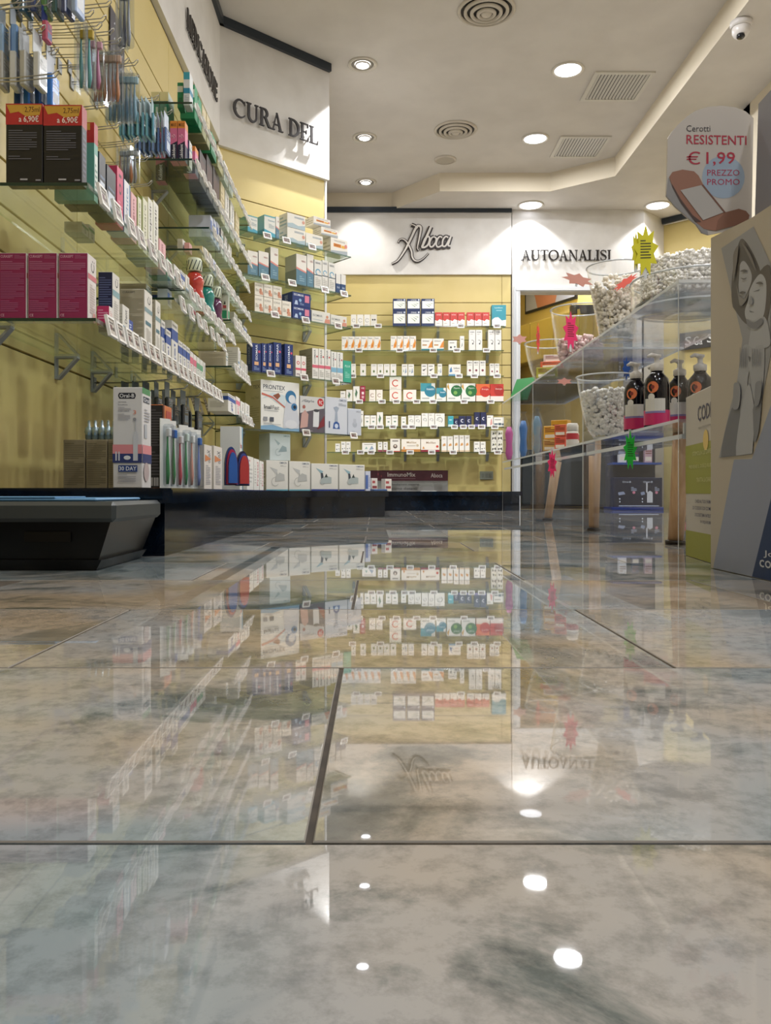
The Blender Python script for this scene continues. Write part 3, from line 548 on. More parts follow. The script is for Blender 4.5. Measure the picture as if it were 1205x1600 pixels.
 'airstyle': dict(d='carton with air device and red badge', c='#5b5560', f=[('p', [(0, .52), (.5, .62), (1, .7), (1, 1), (0, 1)], '#c8c8c8'), ('t', .06, .83, .42, .90, 'Air', '#8a8f96'), ('T', .18, .82, .58, .91, 'Style', '#6a7078'), ('c', .84, .86, .13, '#b8242c'), ('T', .78, .80, .92, .91, 'PiC', '#f0e4e4'), ('c', .16, .7, .06, '#a06058'), ('p', [(.0, .1), (.3, .15), (.34, .5), (.2, .62), (.06, .5)], '#c09a94'), ('p', [(.52, .16), (.76, .16), (.78, .62), (.54, .62)], '#d4d6da'), ('c', .66, .62, .12, '#3a3c44', .4), ('p', [(.7, .1), (1, .2), (1, .5), (.82, .3)], '#7a2430'), ('l', .06, .03, .5, .08, 2, '#b0a8ac')]),
 'omrontall': dict(d='white nebuliser carton with blue device', c='#cdd2dc', f=[('T', .62, .9, .95, .96, 'OMRON', '#5c6880'), ('p', [(.34, .14), (.66, .14), (.62, .3), (.5, .36), (.38, .3)], '#2c559a'), ('c', .5, .22, .08, '#c8d4e8'), ('p', [(.42, .34), (.56, .34), (.54, .6), (.62, .72), (.5, .76), (.36, .72), (.46, .6)], '#9aa6b8'), ('r', .16, .16, .21, .34, '#3a4a6c'), ('l', .6, .78, .94, .86, 3, '#a4acba')]),
 'omronsmall': dict(d='small white carton with pale device', c='#c4cad6', f=[('t', .6, .86, .94, .93, 'OMRON', '#5c6880'), ('c', .5, .4, .17, '#a9b0bd'), ('r', .4, .42, .6, .62, '#b4bac6'), ('l', .3, .1, .7, .16, 2, '#a4acba')]),
 'omron': dict(d='white nebuliser carton with mask device', c='#dcdbd5', f=[('r', 0, 0, 1, .045, '#5fa0b4'), ('T', .6, .89, .93, .96, 'OMRON', '#4f5f7a'), ('l', .64, .80, .92, .85, 2, '#a8a8a8'), ('p', [(.16, .78), (.42, .56), (.5, .62), (.5, .7)], '#b9bcbc'), ('p', [(.44, .6), (.5, .6), (.52, .36), (.46, .36)], '#a8abab'), ('p', [(.4, .3), (.84, .34), (.82, .54), (.6, .6), (.42, .48)], '#b4b6b4'), ('a', .4, .3, .17, .12, 90, 330, '#b0b0ac')], s=[('l', .1, .2, .9, .8, 6, '#b2ac98')]),
 'omronbl': dict(d='white nebuliser carton, navy base band', c='#dcdbd5', f=[('r', 0, 0, 1, .06, '#27408c'), ('T', .66, .9, .95, .96, 'OMRON', '#3f4f7a'), ('l', .66, .80, .94, .86, 2, '#a8a8a8'), ('p', [(.16, .84), (.36, .62), (.44, .72)], '#8fb0bc'), ('p', [(.34, .66), (.42, .66), (.46, .42), (.36, .4)], '#3a4450'), ('p', [(.34, .26), (.74, .28), (.74, .5), (.54, .56), (.36, .44)], '#a9b4b4'), ('p', [(.48, .5), (.55, .64), (.6, .5)], '#2e3a38'), ('a', .4, .34, .12, .12, 120, 330, '#90989a')]),
 'omrontint': dict(d='white nebuliser carton stacked behind glass', c='#c3ced0', f=[('T', .66, .88, .95, .94, 'OMRON', '#6f8694'), ('p', [(.2, .8), (.4, .55), (.5, .64)], '#9aacb0'), ('p', [(.4, .3), (.82, .34), (.8, .5), (.6, .56)], '#8fa2a8'), ('a', .4, .3, .14, .12, 90, 330, '#90a4a8')]),  # cool tint of the shelf glass is put into these carton colours
 'presteril': dict(d='white carton with blue corner', c='#dcdedd', f=[('T', .05, .66, .72, .74, 'Presteril', '#b8404c'), ('p', [(.5, 1), (.72, .6), (.72, 1)], '#a9c8da'), ('p', [(.72, 0), (1, 0), (1, 1), (.72, 1)], '#7fb4c8'), ('p', [(.86, 0), (1, 0), (1, 1), (.9, 1)], '#22386c'), ('c', .7, .56, .1, '#4f8ca8'), ('l', .08, .52, .55, .62, 3, '#8fa4ac')]),
 'whitepack': dict(d='white paper pack', c='#dddcd8', f=[('l', .15, .2, .85, .8, 5, '#b8b8b6'), ('r', .1, .85, .5, .9, '#c08890')]),
 'prextal': dict(d='white pack with pink upright wording', c='#dddcd8', f=[('V', .55, .15, .85, .9, 'Prestal', '#b85868'), ('l', .1, .2, .4, .8, 7, '#b8b8b6')]),
 'bluewhite': dict(d='slim white and blue carton', c='#c9cede', f=[('r', 0, .1, .5, .8, '#4a68a8'), ('l', .55, .2, .9, .8, 6, '#8c94ac')]),
 'leaflet': dict(d='small white carton with red print', c='#d8d2cc', f=[('r', .1, .6, .6, .8, '#a84c50'), ('r', .1, .2, .9, .4, '#8c3c44')]),
 # left wall
 'promo': dict(d='black red-topped price carton', c='#0b0b10', sc='#0b0b10', s=[('r', 0, .74, 1, 1, '#b0282c'), ('p', [(.02, .985), (.98, .985), (.92, .86), (.55, .84), (.35, .9), (.12, .88)], '#c79a3c'), ('t', .52, .885, .92, .96, '2,75ml', '#4a1c14'), ('T', .36, .76, .9, .85, 'a 6,90€', '#f0e4e0'), ('l', .08, .42, .85, .68, 9, '#5a5a66'), ('l', .08, .3, .7, .36, 2, '#5a5a66'), ('r', .4, .05, .6, .07, '#b0b0b8'), ('r', .82, .04, .96, .06, '#8c8c98')], f=[('r', 0, .74, 1, 1, '#9c2428'), ('l', .2, .1, .8, .7, 9, '#48485a')]),
 'promoteal': dict(d='teal carton with red price top', c='#5c9a8c', sc='#5c9a8c', s=[('r', 0, .74, 1, 1, '#b0282c'), ('T', .2, .78, .8, .86, '0€', '#f0e4e0'), ('r', .1, .9, .9, .99, '#c79a3c')], f=[('r', 0, .74, 1, 1, '#a83030'), ('r', .1, .1, .9, .6, '#cfd6d0'), ('l', .2, .15, .8, .5, 5, '#7c9a90')]),
 'curamag': dict(d='magenta mouthwash carton', c='#dcd5d2', sc='#8c1c54', s=[('T', .06, .925, .5, .965, 'CURASEPT', '#d8a8c0'), ('l', .56, .91, .94, .97, 3, '#a85c84'), ('l', .06, .74, .92, .88, 5, '#b26a90'), ('l', .06, .3, .92, .72, 17, '#a85484'), ('l', .06, .1, .7, .28, 6, '#a85484'), ('T', .07, .03, .2, .07, 'CE', '#d8a8c0')], f=[('V', .35, .74, .75, .93, 'C:', '#4a4a50'), ('r', 0, .62, 1, .70, '#c9707a'), ('l', .2, .1, .8, .56, 12, '#c8b8b4'), ('c', .7, .06, .2, '#d4a49c')]),
 'curanavy': dict(d='navy-sided mouthwash carton', c='#dcd9d4', sc='#1a2148', s=[('l', .08, .3, .9, .92, 16, '#5a6490')], f=[('V', .35, .78, .75, .93, 'C:', '#3a3a44'), ('r', 0, .62, 1, .72, '#7fa4ac'), ('l', .2, .1, .8, .56, 12, '#c0bdb8')]),
 'magsmall': dict(d='small magenta-sided carton', c='#e0dad8', sc='#b8285c', s=[('l', .1, .3, .9, .85, 4, '#d88ca8')], f=[('l', .2, .2, .8, .8, 6, '#d8a8a8')]),
 'curagrey': dict(d='tall pale grey carton', c='#dedbd4', sc='#b8b09c', s=[('T', .12, .935, .62, .965, 'CURASEPT', '#5c5c5c'), ('l', .08, .62, .92, .88, 11, '#a39c88'), ('l', .08, .06, .92, .60, 22, '#a39c88')], f=[('V', .35, .80, .75, .93, 'C:', '#3a3a44'), ('r', 0, .66, 1, .73, '#7f9ca4'), ('r', .1, .46, .8, .52, '#4a7484'), ('l', .2, .1, .8, .42, 12, '#c0bdb8'), ('r', .1, .03, .7, .07, '#5c8c9c')]),
 'wht': dict(d='white carton', c='#dad8d2', sc='#c3bfb2', s=[('l', .1, .15, .9, .85, 8, '#a8a498')], f=[('V', .35, .5, .7, .9, 'Dent', '#55555c'), ('r', 0, .3, 1, .4, '#7f9cb4'), ('l', .2, .06, .8, .26, 4, '#b0aca4')]),
 'whtblue': dict(d='white carton with blue label', c='#dad8d4', sc='#c8c5bc', s=[('r', .4, .62, 1, .84, '#27458c'), ('l', .1, .2, .8, .55, 5, '#a8a498')], f=[('r', 0, .62, 1, .84, '#2c4f98'), ('V', .35, .12, .65, .56, 'gel', '#33549c'), ('r', .1, .9, .8, .94, '#999999')]),
 'whtpink': dict(d='white carton with pink label', c='#dcd8d6', sc='#cbc4bc', s=[('l', .1, .2, .8, .8, 8, '#b0a8a0')], f=[('r', 0, .6, 1, .82, '#d46a84'), ('V', .35, .12, .65, .56, 'gel', '#c44a5c')]),
 'whtgreen': dict(d='white carton with green label', c='#dadbd4', sc='#c6c4b4', s=[('l', .1, .2, .8, .8, 8, '#a8a498')], f=[('r', 0, .6, 1, .8, '#5c9c78'), ('V', .35, .12, .65, .56, 'gel', '#4c6c5c')]),
 'blusm': dict(d='small blue carton', c='#27489c', sc='#1f3a80', f=[('V', .3, .15, .7, .85, 'mini', '#c8d4f0')], s=[('l', .2, .2, .8, .8, 4, '#6c84c4')]),
 'screen': dict(d='black carton with glowing white print', c='#23262c', sc='#2c3038', f=[('r', .15, .1, .85, .5, '#c8d0dc'), ('r', .15, .55, .85, .6, '#5c6c84')]),
 'pinkbox': dict(d='pink carton with dark upright wording', c='#c83c64', sc='#b02c54', f=[('V', .3, .55, .7, .9, '01', '#3a1424'), ('l', .2, .1, .8, .45, 6, '#e0a0b0')]),
 'bluebox': dict(d='white carton with blue edge', c='#dcdce0', sc='#2c6c9c', f=[('V', .3, .15, .65, .9, 'White', '#7c94b4'), ('r', .85, 0, 1, 1, '#3c7cac')]),
 'upright': dict(d='white carton with bold upright wording', c='#dcdad0', sc='#c8c49c', f=[('V', .25, .06, .72, .94, 'Biorepair', '#1c1c20')], s=[('l', .1, .1, .9, .9, 9, '#aeb070')]),
 'olive': dict(d='white carton with olive edge', c='#d8d6c0', sc='#8c9448', f=[('v', .3, .1, .7, .9, 'oralcare', '#7c7c5c'), ('r', 0, 0, .16, 1, '#8c9448')]),
 'rosebox': dict(d='pale pink carton', c='#dba8ac', sc='#d49c9c', f=[('V', .35, .45, .65, .9, 'gum', '#8c3c50'), ('l', .2, .1, .8, .4, 4, '#b87c88')]),
 'greenbox': dict(d='green carton', c='#3c8c54', sc='#2e7444', f=[('V', .3, .2, .7, .9, 'salva', '#d4ecd8')]),
 'tealtop': dict(d='teal carton with cream lid band', c='#cfd8d0', sc='#2c9484', s=[('r', 0, .68, 1, 1, '#ddd4a4'), ('r', .55, .1, .82, .5, '#cfe4dc'), ('r', 0, .66, 1, .69, '#1c5c54')], f=[('r', 0, 0, 1, .6, '#2c9484')]),
 'greenwhite': dict(d='green carton with white band', c='#2c9468', sc='#268c60', s=[('r', 0, .62, 1, .86, '#e0e4dc'), ('r', .2, .2, .8, .4, '#1c6c48')], f=[('r', 0, .3, 1, .5, '#d8e8dc')]),
 'tealwhite': dict(d='teal and white carton', c='#d8dcdc', sc='#d4d8dc', s=[('r', 0, .78, 1, 1, '#3c9cb0'), ('r', 0, .36, 1, .52, '#2c84a4'), ('l', .15, .05, .85, .3, 5, '#a4acb4')], f=[('r', 0, .36, 1, .52, '#2c84a4')]),
 'beige': dict(d='beige carton', c='#cdbf98', sc='#c6b68a', s=[('l', .1, .2, .9, .8, 5, '#a4946c')], f=[('l', .1, .2, .9, .8, 5, '#a4946c')]),
 'kuki': dict(d='orange, pink and navy tall carton', c='#d87c9c', sc='#d06c98', s=[('r', 0, .82, 1, 1, '#dc8c3c'), ('T', .14, .86, .86, .95, 'MAXI', '#4a2010'), ('c', .5, .62, .3, '#e8a4c0'), ('t', .25, .58, .75, .67, '2x', '#8c2c5c'), ('p', [(0, 0), (1, 0), (1, .5), (0, .4)], '#141838'), ('V', .3, .03, .72, .42, 'Kukident', '#eceef4')], f=[('r', 0, .82, 1, 1, '#dc8c3c'), ('r', 0, 0, 1, .42, '#141838')]),
 'darkbox': dict(d='dark brown carton', c='#2c1c18', sc='#2a1814', s=[('l', .2, .3, .8, .7, 4, '#5c443c')], f=[('r', .1, .2, .9, .8, '#4c3028')]),
 'corega': dict(d='white carton with red and green label', c='#dcdcd4', sc='#dad8d0', s=[('r', .12, .08, .86, .4, '#2c8c64'), ('r', .2, .48, .8, .6, '#b8484c'), ('t', .2, .42, .8, .47, 'ULTRA', '#5c8c7c'), ('p', [(.1, .64), (.3, .8), (.34, .64)], '#3c3c44'), ('p', [(.5, .64), (.66, .78), (.74, .64)], '#3c3c44')], f=[('r', 0, .1, 1, .4, '#2c8c64')]),
 'brownbox': dict(d='brown-grey carton covered in small print', c='#8d8269', sc='#8d8269', s=[('l', .06, .6, .94, .94, 9, '#6d634c'), ('l', .06, .06, .94, .56, 13, '#6f654e')], f=[('l', .1, .1, .9, .9, 14, '#6f654e')]),
 'oralb': dict(d='tall white electric toothbrush carton', c='#d4d2d2', sc='#d0cfd0', s=[
     ('p', [(.18, .925), (.22, .945), (.74, .945), (.78, .925), (.78, .91), (.74, .885), (.22, .885), (.18, .91)], '#1e2434'), ('T', .23, .897, .73, .935, 'Oral-B', '#e4e6ea'), ('r', .18, .85, .46, .856, '#8c8c94'), ('t', .18, .82, .5, .835, 'Sensitive', '#5c5c68'), ('l', .18, .77, .62, .805, 3, '#a8a8b0'), ('t', .18, .755, .56, .768, 'CURA DENTI', '#5c5c68'), ('l', .18, .67, .6, .74, 5, '#a8a8b0'),
     ('t', .70, .73, .80, .77, '3', '#d87c5c'), ('r', 0, .34, 1, .43, '#d4868c'), ('r', 0, .25, 1, .34, '#26346c'),
     ('p', [(.70, .27), (.86, .27), (.86, .5), (.83, .56), (.74, .56), (.70, .5)], '#c4c6cc'), ('p', [(.76, .56), (.80, .56), (.79, .66), (.76, .68)], '#b4b6bc'), ('c', .75, .68, .06, '#8c8e96'), ('c', .5, .3, .12, '#d8dade', .6), ('r', .1, .27, .15, .36, '#c8cad4'), ('r', .2, .27, .25, .36, '#c8cad4'),
     ('r', .2, .16, .85, .225, '#26407c'), ('T', .23, .172, .82, .213, '30 DAY', '#e4e8f0'), ('l', .2, .06, .8, .14, 4, '#a4a4ac')],
     f=[('r', 0, .94, .9, 1, '#4c8c5c'), ('r', .1, .855, .8, .915, '#2a3448'), ('T', .15, .865, .75, .905, 'Oral', '#dcdee4'), ('r', 0, .34, 1, .43, '#d4868c'), ('r', 0, .25, 1, .34, '#26346c'), ('r', .2, .5, .5, .64, '#b0b4bc'), ('l', .2, .66, .8, .8, 5, '#a8a8b0'), ('c', .4, .16, .3, '#b4a4a4')]),
 'blackorange': dict(d='black carton with orange front', c='#c8703c', sc='#1c1a1c', s=[('l', .08, .5, .9, .95, 14, '#4c484c'), ('r', .1, .03, .9, .13, '#a8a4a0'), ('l', .1, .15, .8, .45, 8, '#4c484c'), ('r', .14, .03, .17, .13, '#222222'), ('r', .3, .03, .36, .13, '#222222'), ('r', .5, .03, .53, .13, '#222222'), ('r', .7, .03, .76, .13, '#222222')], f=[('r', 0, 0, .14, 1, '#4c1c14'), ('c', .5, .6, .4, '#e8a070', 1.6), ('c', .55, .3, .4, '#b04c28', 1.8), ('r', .3, .85, .9, .94, '#a83c34')]),
 'dentalwhite': dict(d='narrow white carton with orange arrow', c='#d4cec8', sc='#bfb8ac', f=[('V', .4, .6, .8, .9, 'ortoX', '#3c4454'), ('l', .2, .1, .8, .55, 12, '#8c8c94'), ('p', [(.1, .62), (.9, .7), (.1, .78)], '#c87c4c')]),
}
for st in STY.values():
    st['f'] = [tuple('#bb8888' if x == '#b88' else x for x in e) for e in st.get('f', [])]
# ================================================================== BACK WALL SHELVES
DS = DW.off(.28); DP = DW.off(.262)
dz = [CH+(770-y)*7.72/FP for y in (509, 547, 587, 627, 666.5, 706)]
dn = ['top back-wall shelf', 'second back-wall shelf', 'third back-wall shelf', 'fourth back-wall shelf', 'fifth back-wall shelf', 'lowest back-wall shelf']
for z, n in zip(dz, dn): shelf(DW, -.50, 1.22, z, .28, 'long clear glass ' + n.replace('back-wall shelf', 'shelf of the far yellow wall'), [-.2, .3, .62, 1.1])
def row(fr, z, where, items, dep=.06):
    for it in items: pc(fr, z, it[0], it[1], it[2], it[4] if len(it) > 4 else dep, it[3], where)
row(DP, dz[0], dn[0], [(548.4, 557, 491.5, 'ring'), (558, 568, 491.5, 'ring'), (569, 578.5, 491.5, 'ring'), (579.3, 589, 491.5, 'ring_dark'), (768.8, 791, 476.5, 'tealwave', .1)])
for a, b in ((614, 634.6), (636, 657), (658.5, 679.2)):
    zt = DP.Z(a, 485.7); pc(DP, dz[0], a, b, 485.7, .11, 'navyherb', dn[0]); pc(DP, 0, a, b, 466.7, .11, 'navyherb', dn[0], z0=zt+.001, desc='upper-row navy green-sprig carton')
row(DP, dz[0], dn[0], [(a, b, 488, 'redbox') for a, b in ((680, 691.5), (692.2, 703), (703.6, 714.8), (715.4, 726.4), (729.7, 741), (741.6, 753), (753.6, 765))])
row(DP, dz[1], dn[1], [(534+10.2*i, 543.9+10.2*i, 525.7, 'flame') for i in range(6)]+[(610.6+10*i, 620.2+10*i, 525, 'flame') for i in range(4)] +
    [(658.5, 675.8, 529, 'flameteal'), (676.6, 693.7, 529, 'flameteal'), (700.7, 714, 532, 'dots'), (719, 725.6, 525, 'slim'), (733, 743, 515.4, 'tallswirl'), (743.6, 753.7, 515.4, 'tallswirl'), (763, 773, 515.4, 'tallswirl'), (773.6, 783.5, 515.4, 'tallswirl')])
row(DP, dz[2], dn[2], [(548.9, 556, 568.5, 'seed'), (563, 572, 568.5, 'seed')]+[(579.8+10.1*i, 589+10.1*i, 568.8, 'seed') for i in range(4)] +
    [(628, 637, 569, 'sketch'), (638, 647, 569, 'sketch'), (658.7, 667.7, 568.8, 'swish'), (668.8, 679, 568.8, 'swish'), (684, 691, 568.5, 'sketch'), (701.4, 720, 569.5, 'bluefig'), (730, 739, 563.5, 'berry'), (739.8, 749, 563.5, 'berry'), (749.6, 759, 563.5, 'berry'), (765.5, 772.7, 568, 'berry'), (773.4, 780.4, 568, 'berry')])
row(DP, dz[3], dn[3], [(532, 540, 611, 'dots'), (541, 551, 609, 'leaf'), (552, 562, 603.6, 'leaf'), (562.7, 571, 603, 'redlabel'), (577, 587, 609, 'cgrey'), (588, 598, 609, 'cgrey'), (608.8, 627.4, 608.4, 'cring'), (630.3, 650.6, 609, 'cring'),
    (657.4, 680, 598.7, 'tealround'), (682, 697, 606, 'tealround'), (698.5, 720, 599, 'greenround'), (721.3, 743, 599, 'greenround'), (744.2, 765.6, 600, 'orangeround'), (766.4, 787, 600, 'redround')])
pc(DP, 0, 608.8, 627.4, 589.2, .06, 'cring', dn[3], z0=DP.Z(608.8, 608.4)+.001, desc='letter-C ring carton stacked on its like')
row(DP, dz[4], dn[4], [(563, 568, 642, 'slim'), (569.5, 578.3, 649, 'greenmark'), (579, 588, 649, 'greenmark'), (589, 598.6, 644, 'leaf'), (603, 611.5, 650, 'greenmark'), (612.3, 622, 649, 'greenmark'), (627, 634.7, 651, 'greenmark'), (638, 647.6, 649, 'swirl3'), (648.1, 658, 649, 'swirl3'),
    (659, 669, 645.7, 'swirl3'), (669.5, 679, 645.7, 'swirl3'), (679.6, 695, 646, 'swirl3'), (700.4, 708.8, 650, 'tealsmall'), (709.5, 716.6, 654, 'moon'), (717.2, 727.5, 650, 'moon'), (728.6, 737, 650, 'moon'), (741.5, 750, 644, 'moon'), (751, 760, 644, 'moon'), (761, 770.8, 649, 'rose'), (771.6, 787.5, 652, 'cars')])
row(DP, dz[5], dn[5], [(524, 531.5, 693, 'dots'), (533, 540.4, 690, 'dots'), (541, 548, 690, 'dots'), (566, 587.6, 692, 'sketch'), (590.6, 597.8, 690.5, 'plum'), (599, 606, 690.5, 'plum'), (610, 625.4, 685.6, 'face'), (627.3, 657, 686, 'melilax'), (657.8, 687, 686, 'melilax_r'),
    (690, 698.5, 681.6, 'deer'), (699.3, 707.8, 681.6, 'deer'), (709, 717, 680, 'deer'), (717.8, 725.6, 680, 'deer'), (726.4, 734, 680, 'deer'), (741, 750, 690, 'dots'), (751, 759, 690, 'dots'), (767.8, 776.5, 690, 'zebra'), (777, 786, 690, 'zebra')])
for a, b in ((767.8, 776.5), (777, 786)): pc(DP, 0, a, b, 672.5, .06, 'zebra', dn[5], z0=DP.Z(a, 690)+.001, desc='patterned carton stacked on another')
for z, n, xs in zip(dz, dn, ((557, 591, 720, 776.5), (561, 624.6, 677, 713.7, 760), (551, 594.6, 678, 717, 741, 776.6), (561.6, 597, 619.5, 651, 676.6, 725, 766.6), (580.6, 594, 614, 632.6, 644, 677.8, 710, 724, 736.7, 752.4, 773), (540, 563.7, 580, 609.5, 641, 674.7, 708, 753.4, 777.6))):
    for x in xs: price_tag(DS, DS.U(x), z, n, tilt=-.15, w_=.066 if x not in (710, 724, 736.7) else .06, fill='#9c9a96')
# ================================================================== ANGLED WALL SHELVES
CS = CW.off(.28); CP = CW.off(.262)
cz = [1.72, 1.466, 1.250, .888, .543]; cn = ['top angled-wall shelf', 'second angled-wall shelf', 'third angled-wall shelf', 'fourth angled-wall shelf', 'lowest angled-wall shelf']
for z, n in zip(cz, cn): shelf(CW, .0, .857, z, .28, 'clear glass ' + n.replace('angled-wall shelf', 'shelf on the short angled wall'), [.16, .68])
row(CP, cz[0], cn[0], [(387, 402.5, 335.5, 'aqua', .1), (413, 430.5, 335, 'aqua', .12), (431, 436.5, 338, 'wavebox'), (449, 477, 354, 'fizz', .09), (478, 504.5, 363, 'fizz', .08), (517, 543, 370, 'orangelabel', .09)])
pc(CP, 0, 449, 477, 331.5, .09, 'fizz', cn[0], z0=CP.Z(449, 354)+.001, desc='white cloud-print wide carton on its like')
z2 = max(CP.Z(517, 370), CP.Z(478, 363))+.001
pc(CP, 0, 502, 528, 353.5, .09, 'orangelabel', cn[0], z0=z2, desc='orange-labelled wide carton, middle of staircase'); pc(CP, 0, 490, 516.5, 337, .09, 'orangelabel', cn[0], z0=CP.Z(502, 353.5)+.001, desc='orange-labelled wide carton, topmost of staircase')
row(CP, cz[1], cn[1], [(387, 403, 390.6, 'wavebox', .1), (404, 420, 391.5, 'wavebox', .1), (422.5, 435, 385.5, 'wavebox', .06), (463, 479, 396, 'wavebox', .12), (479.6, 490, 396.5, 'wavebox', .12), (491.2, 503, 405, 'curl', .05), (503.6, 512.5, 406, 'curl', .05), (513.5, 524, 409.6, 'curl', .05), (525, 532.5, 427.6, 'navypair', .05), (533, 540.5, 428.5, 'navypair', .05)])
carton(CP, CP.U(524), CP.U(534), cz[1]+.0008, CP.Z(524, 415), .03, 'greenfar', cn[1], y0=.07)
xs = (398, 412.2, 426.6, 441, 455.6)
for i in range(4):
    pc(CP, cz[2], xs[i], xs[i+1]-.5, 461+i*2.8, .17, 'baby', cn[2])
    if i < 3: pc(CP, 0, xs[i], xs[i+1]-.5, 440.6+i*2.6, .17, 'baby', cn[2], z0=CP.Z(xs[i], 461+i*2.8)+.002, desc='upper-row baby-photo carton')
pc(CP, cz[2], 457, 485.5, 477, .12, 'isonavy', cn[2]); pc(CP, 0, 457, 485.5, 455, .12, 'isonavy', cn[2], z0=CP.Z(457, 477)+.001, desc='navy pink-label carton stacked on its like')
row(CP, cz[2], cn[2], [(487, 516, 484, 'isowide', .08), (517, 542, 491, 'isowide', .08)])
row(CP, cz[3], cn[3], [(394, 408, 535.5, 'isotall'), (409, 417.4, 536, 'isotall'), (418, 426.3, 536.5, 'isotall'), (427.5, 440, 534.5, 'isotall'), (445, 458, 537, 'isotall'), (462, 470, 555, 'redmini', .04), (470.8, 478.4, 556, 'redmini', .04), (488, 497.6, 543.6, 'isopink', .14), (498, 507.2, 544.4, 'isopink', .14), (507.6, 516.6, 545.2, 'isopink', .14), (517.6, 526, 549, 'isoblue', .12), (526.6, 536, 550, 'isoblue', .12), (536.8, 549, 563, 'mint', .05)])
for a, b, t, s, d in ((407.5, 467.8, 592.5, 'prontex', .17), (468.6, 507, 618, 'airstyle', .12), (508, 543, 619.5, 'omrontall', .12), (543.8, 564.8, 638, 'omronsmall', .1)):
    pc(CP, cz[4], a, b, t, d, s, cn[4], bevel=True)
pl = 'plinth under the angled wall'
for a, b, t, s in ((416, 450.4, 719, 'omron'), (452, 485, 720.5, 'omron'), (486.5, 528.6, 724, 'omronbl'), (530.2, 570, 725.5, 'omronbl')): pc(CP, ZP, a, b, t, .14, s, pl, bevel=True)
pc(CP.off(-.02), 0, 421.5, 454, 676.5, .12, 'omrontint', pl, z0=CP.Z(416, 719)+.0015, bevel=True, desc='greenish-looking nebuliser carton stacked on the row')
pc(CP, ZP, 571.5, 579, 736, .06, 'bluewhite', pl)
pc(CP.off(-.05), ZP, 581, 590, 747, .04, 'leaflet', pl); pc(CP.off(-.05), ZP, 602, 612, 748, .04, 'leaflet', pl)
m = MB(); m.rbox(0, 0, 0, .1, .06, .012, M('#4a6aa0', .4), .001); o = m.build('packet', loc=(-.005, 5.47, ZP+.0008), rz=.4); tag(o, 'flat blue-white packet lying on plinth end before small cartons', 'packet')
m = MB(); m.rbox(0, 0, 0, .14, .10, .004, M('#c9c9c6', .4), .001); o = m.build('leaflet', loc=(.42, 7.36, ZP+.0008)); tag(o, 'white leaflet lying on plinth below the dark red banner', 'leaflet')
for z, n, xs in zip(cz, cn, ((416, 446, 486), (413, 455, 506, 536), (428, 476, 526.6), (421.5, 473.7, 523), (477, 551))):
    for x in xs: price_tag(CS, CS.U(x), z, n, tilt=-.3, w_=.058, h=.042, fill='#9a8f88')
# banner and socket on the back wall
e = empty('banner', DW.P(-.01)); fr = DW.off(.012); X0, X1 = fr.U(579), fr.U(700); Z0, Z1 = ZP+.002, fr.Z(600, 735)
e.location = (X0, 7.988, Z0); m = MB(); H = Z1-Z0; W = X1-X0; m.box(0, -.004, 0, W, .004, H*.5, M('#8b8986', .5)); m.build('lower_panel', e)
m = MB(); m.box(0, -.004, H*.5+.0005, W, .004, H, M('#511b2a', .4)); m.build('upper_panel', e)
m = MB(); draw(m, [('T', .22, .70, .58, .90, 'ImmunoMix', '#d9ccc8'), ('r', .28, .60, .58, .615, '#a08088'), ('T', .78, .66, .93, .86, 'Aboca', '#d9ccc8'), ('c', .1, .82, .03, '#8a3440', 2), ('c', .14, .72, .03, '#8a3440', 2), ('t', .27, .28, .64, .38, 'fendiamoci insieme,', '#3d3d3d'), ('t', .25, .08, .6, .20, 'stiamo distanti', '#2d2d2d')], lambda x, z, o: (x, -.004-o, z), W, H)
m.build('lettering', e); tag(e, 'dark red and grey banner with white lettering above the far plinth', 'banner')
e = empty('wall_socket', (DW.U(760), 7.985, DW.Z(760, 743))); m = MB(); m.rbox(-.065, -.008, -.04, .065, 0, .04, M('#7f8378', .4), .003); m.build('cover_plate', e)
m = MB()
for k in (-.035, 0, .035): m.box(k-.013, -.011, -.02, k+.013, -.0082, .02, M('#6f736a', .4))
m.build('socket_module', e); tag(e, 'grey wall socket plate low on the back wall at right', 'socket')
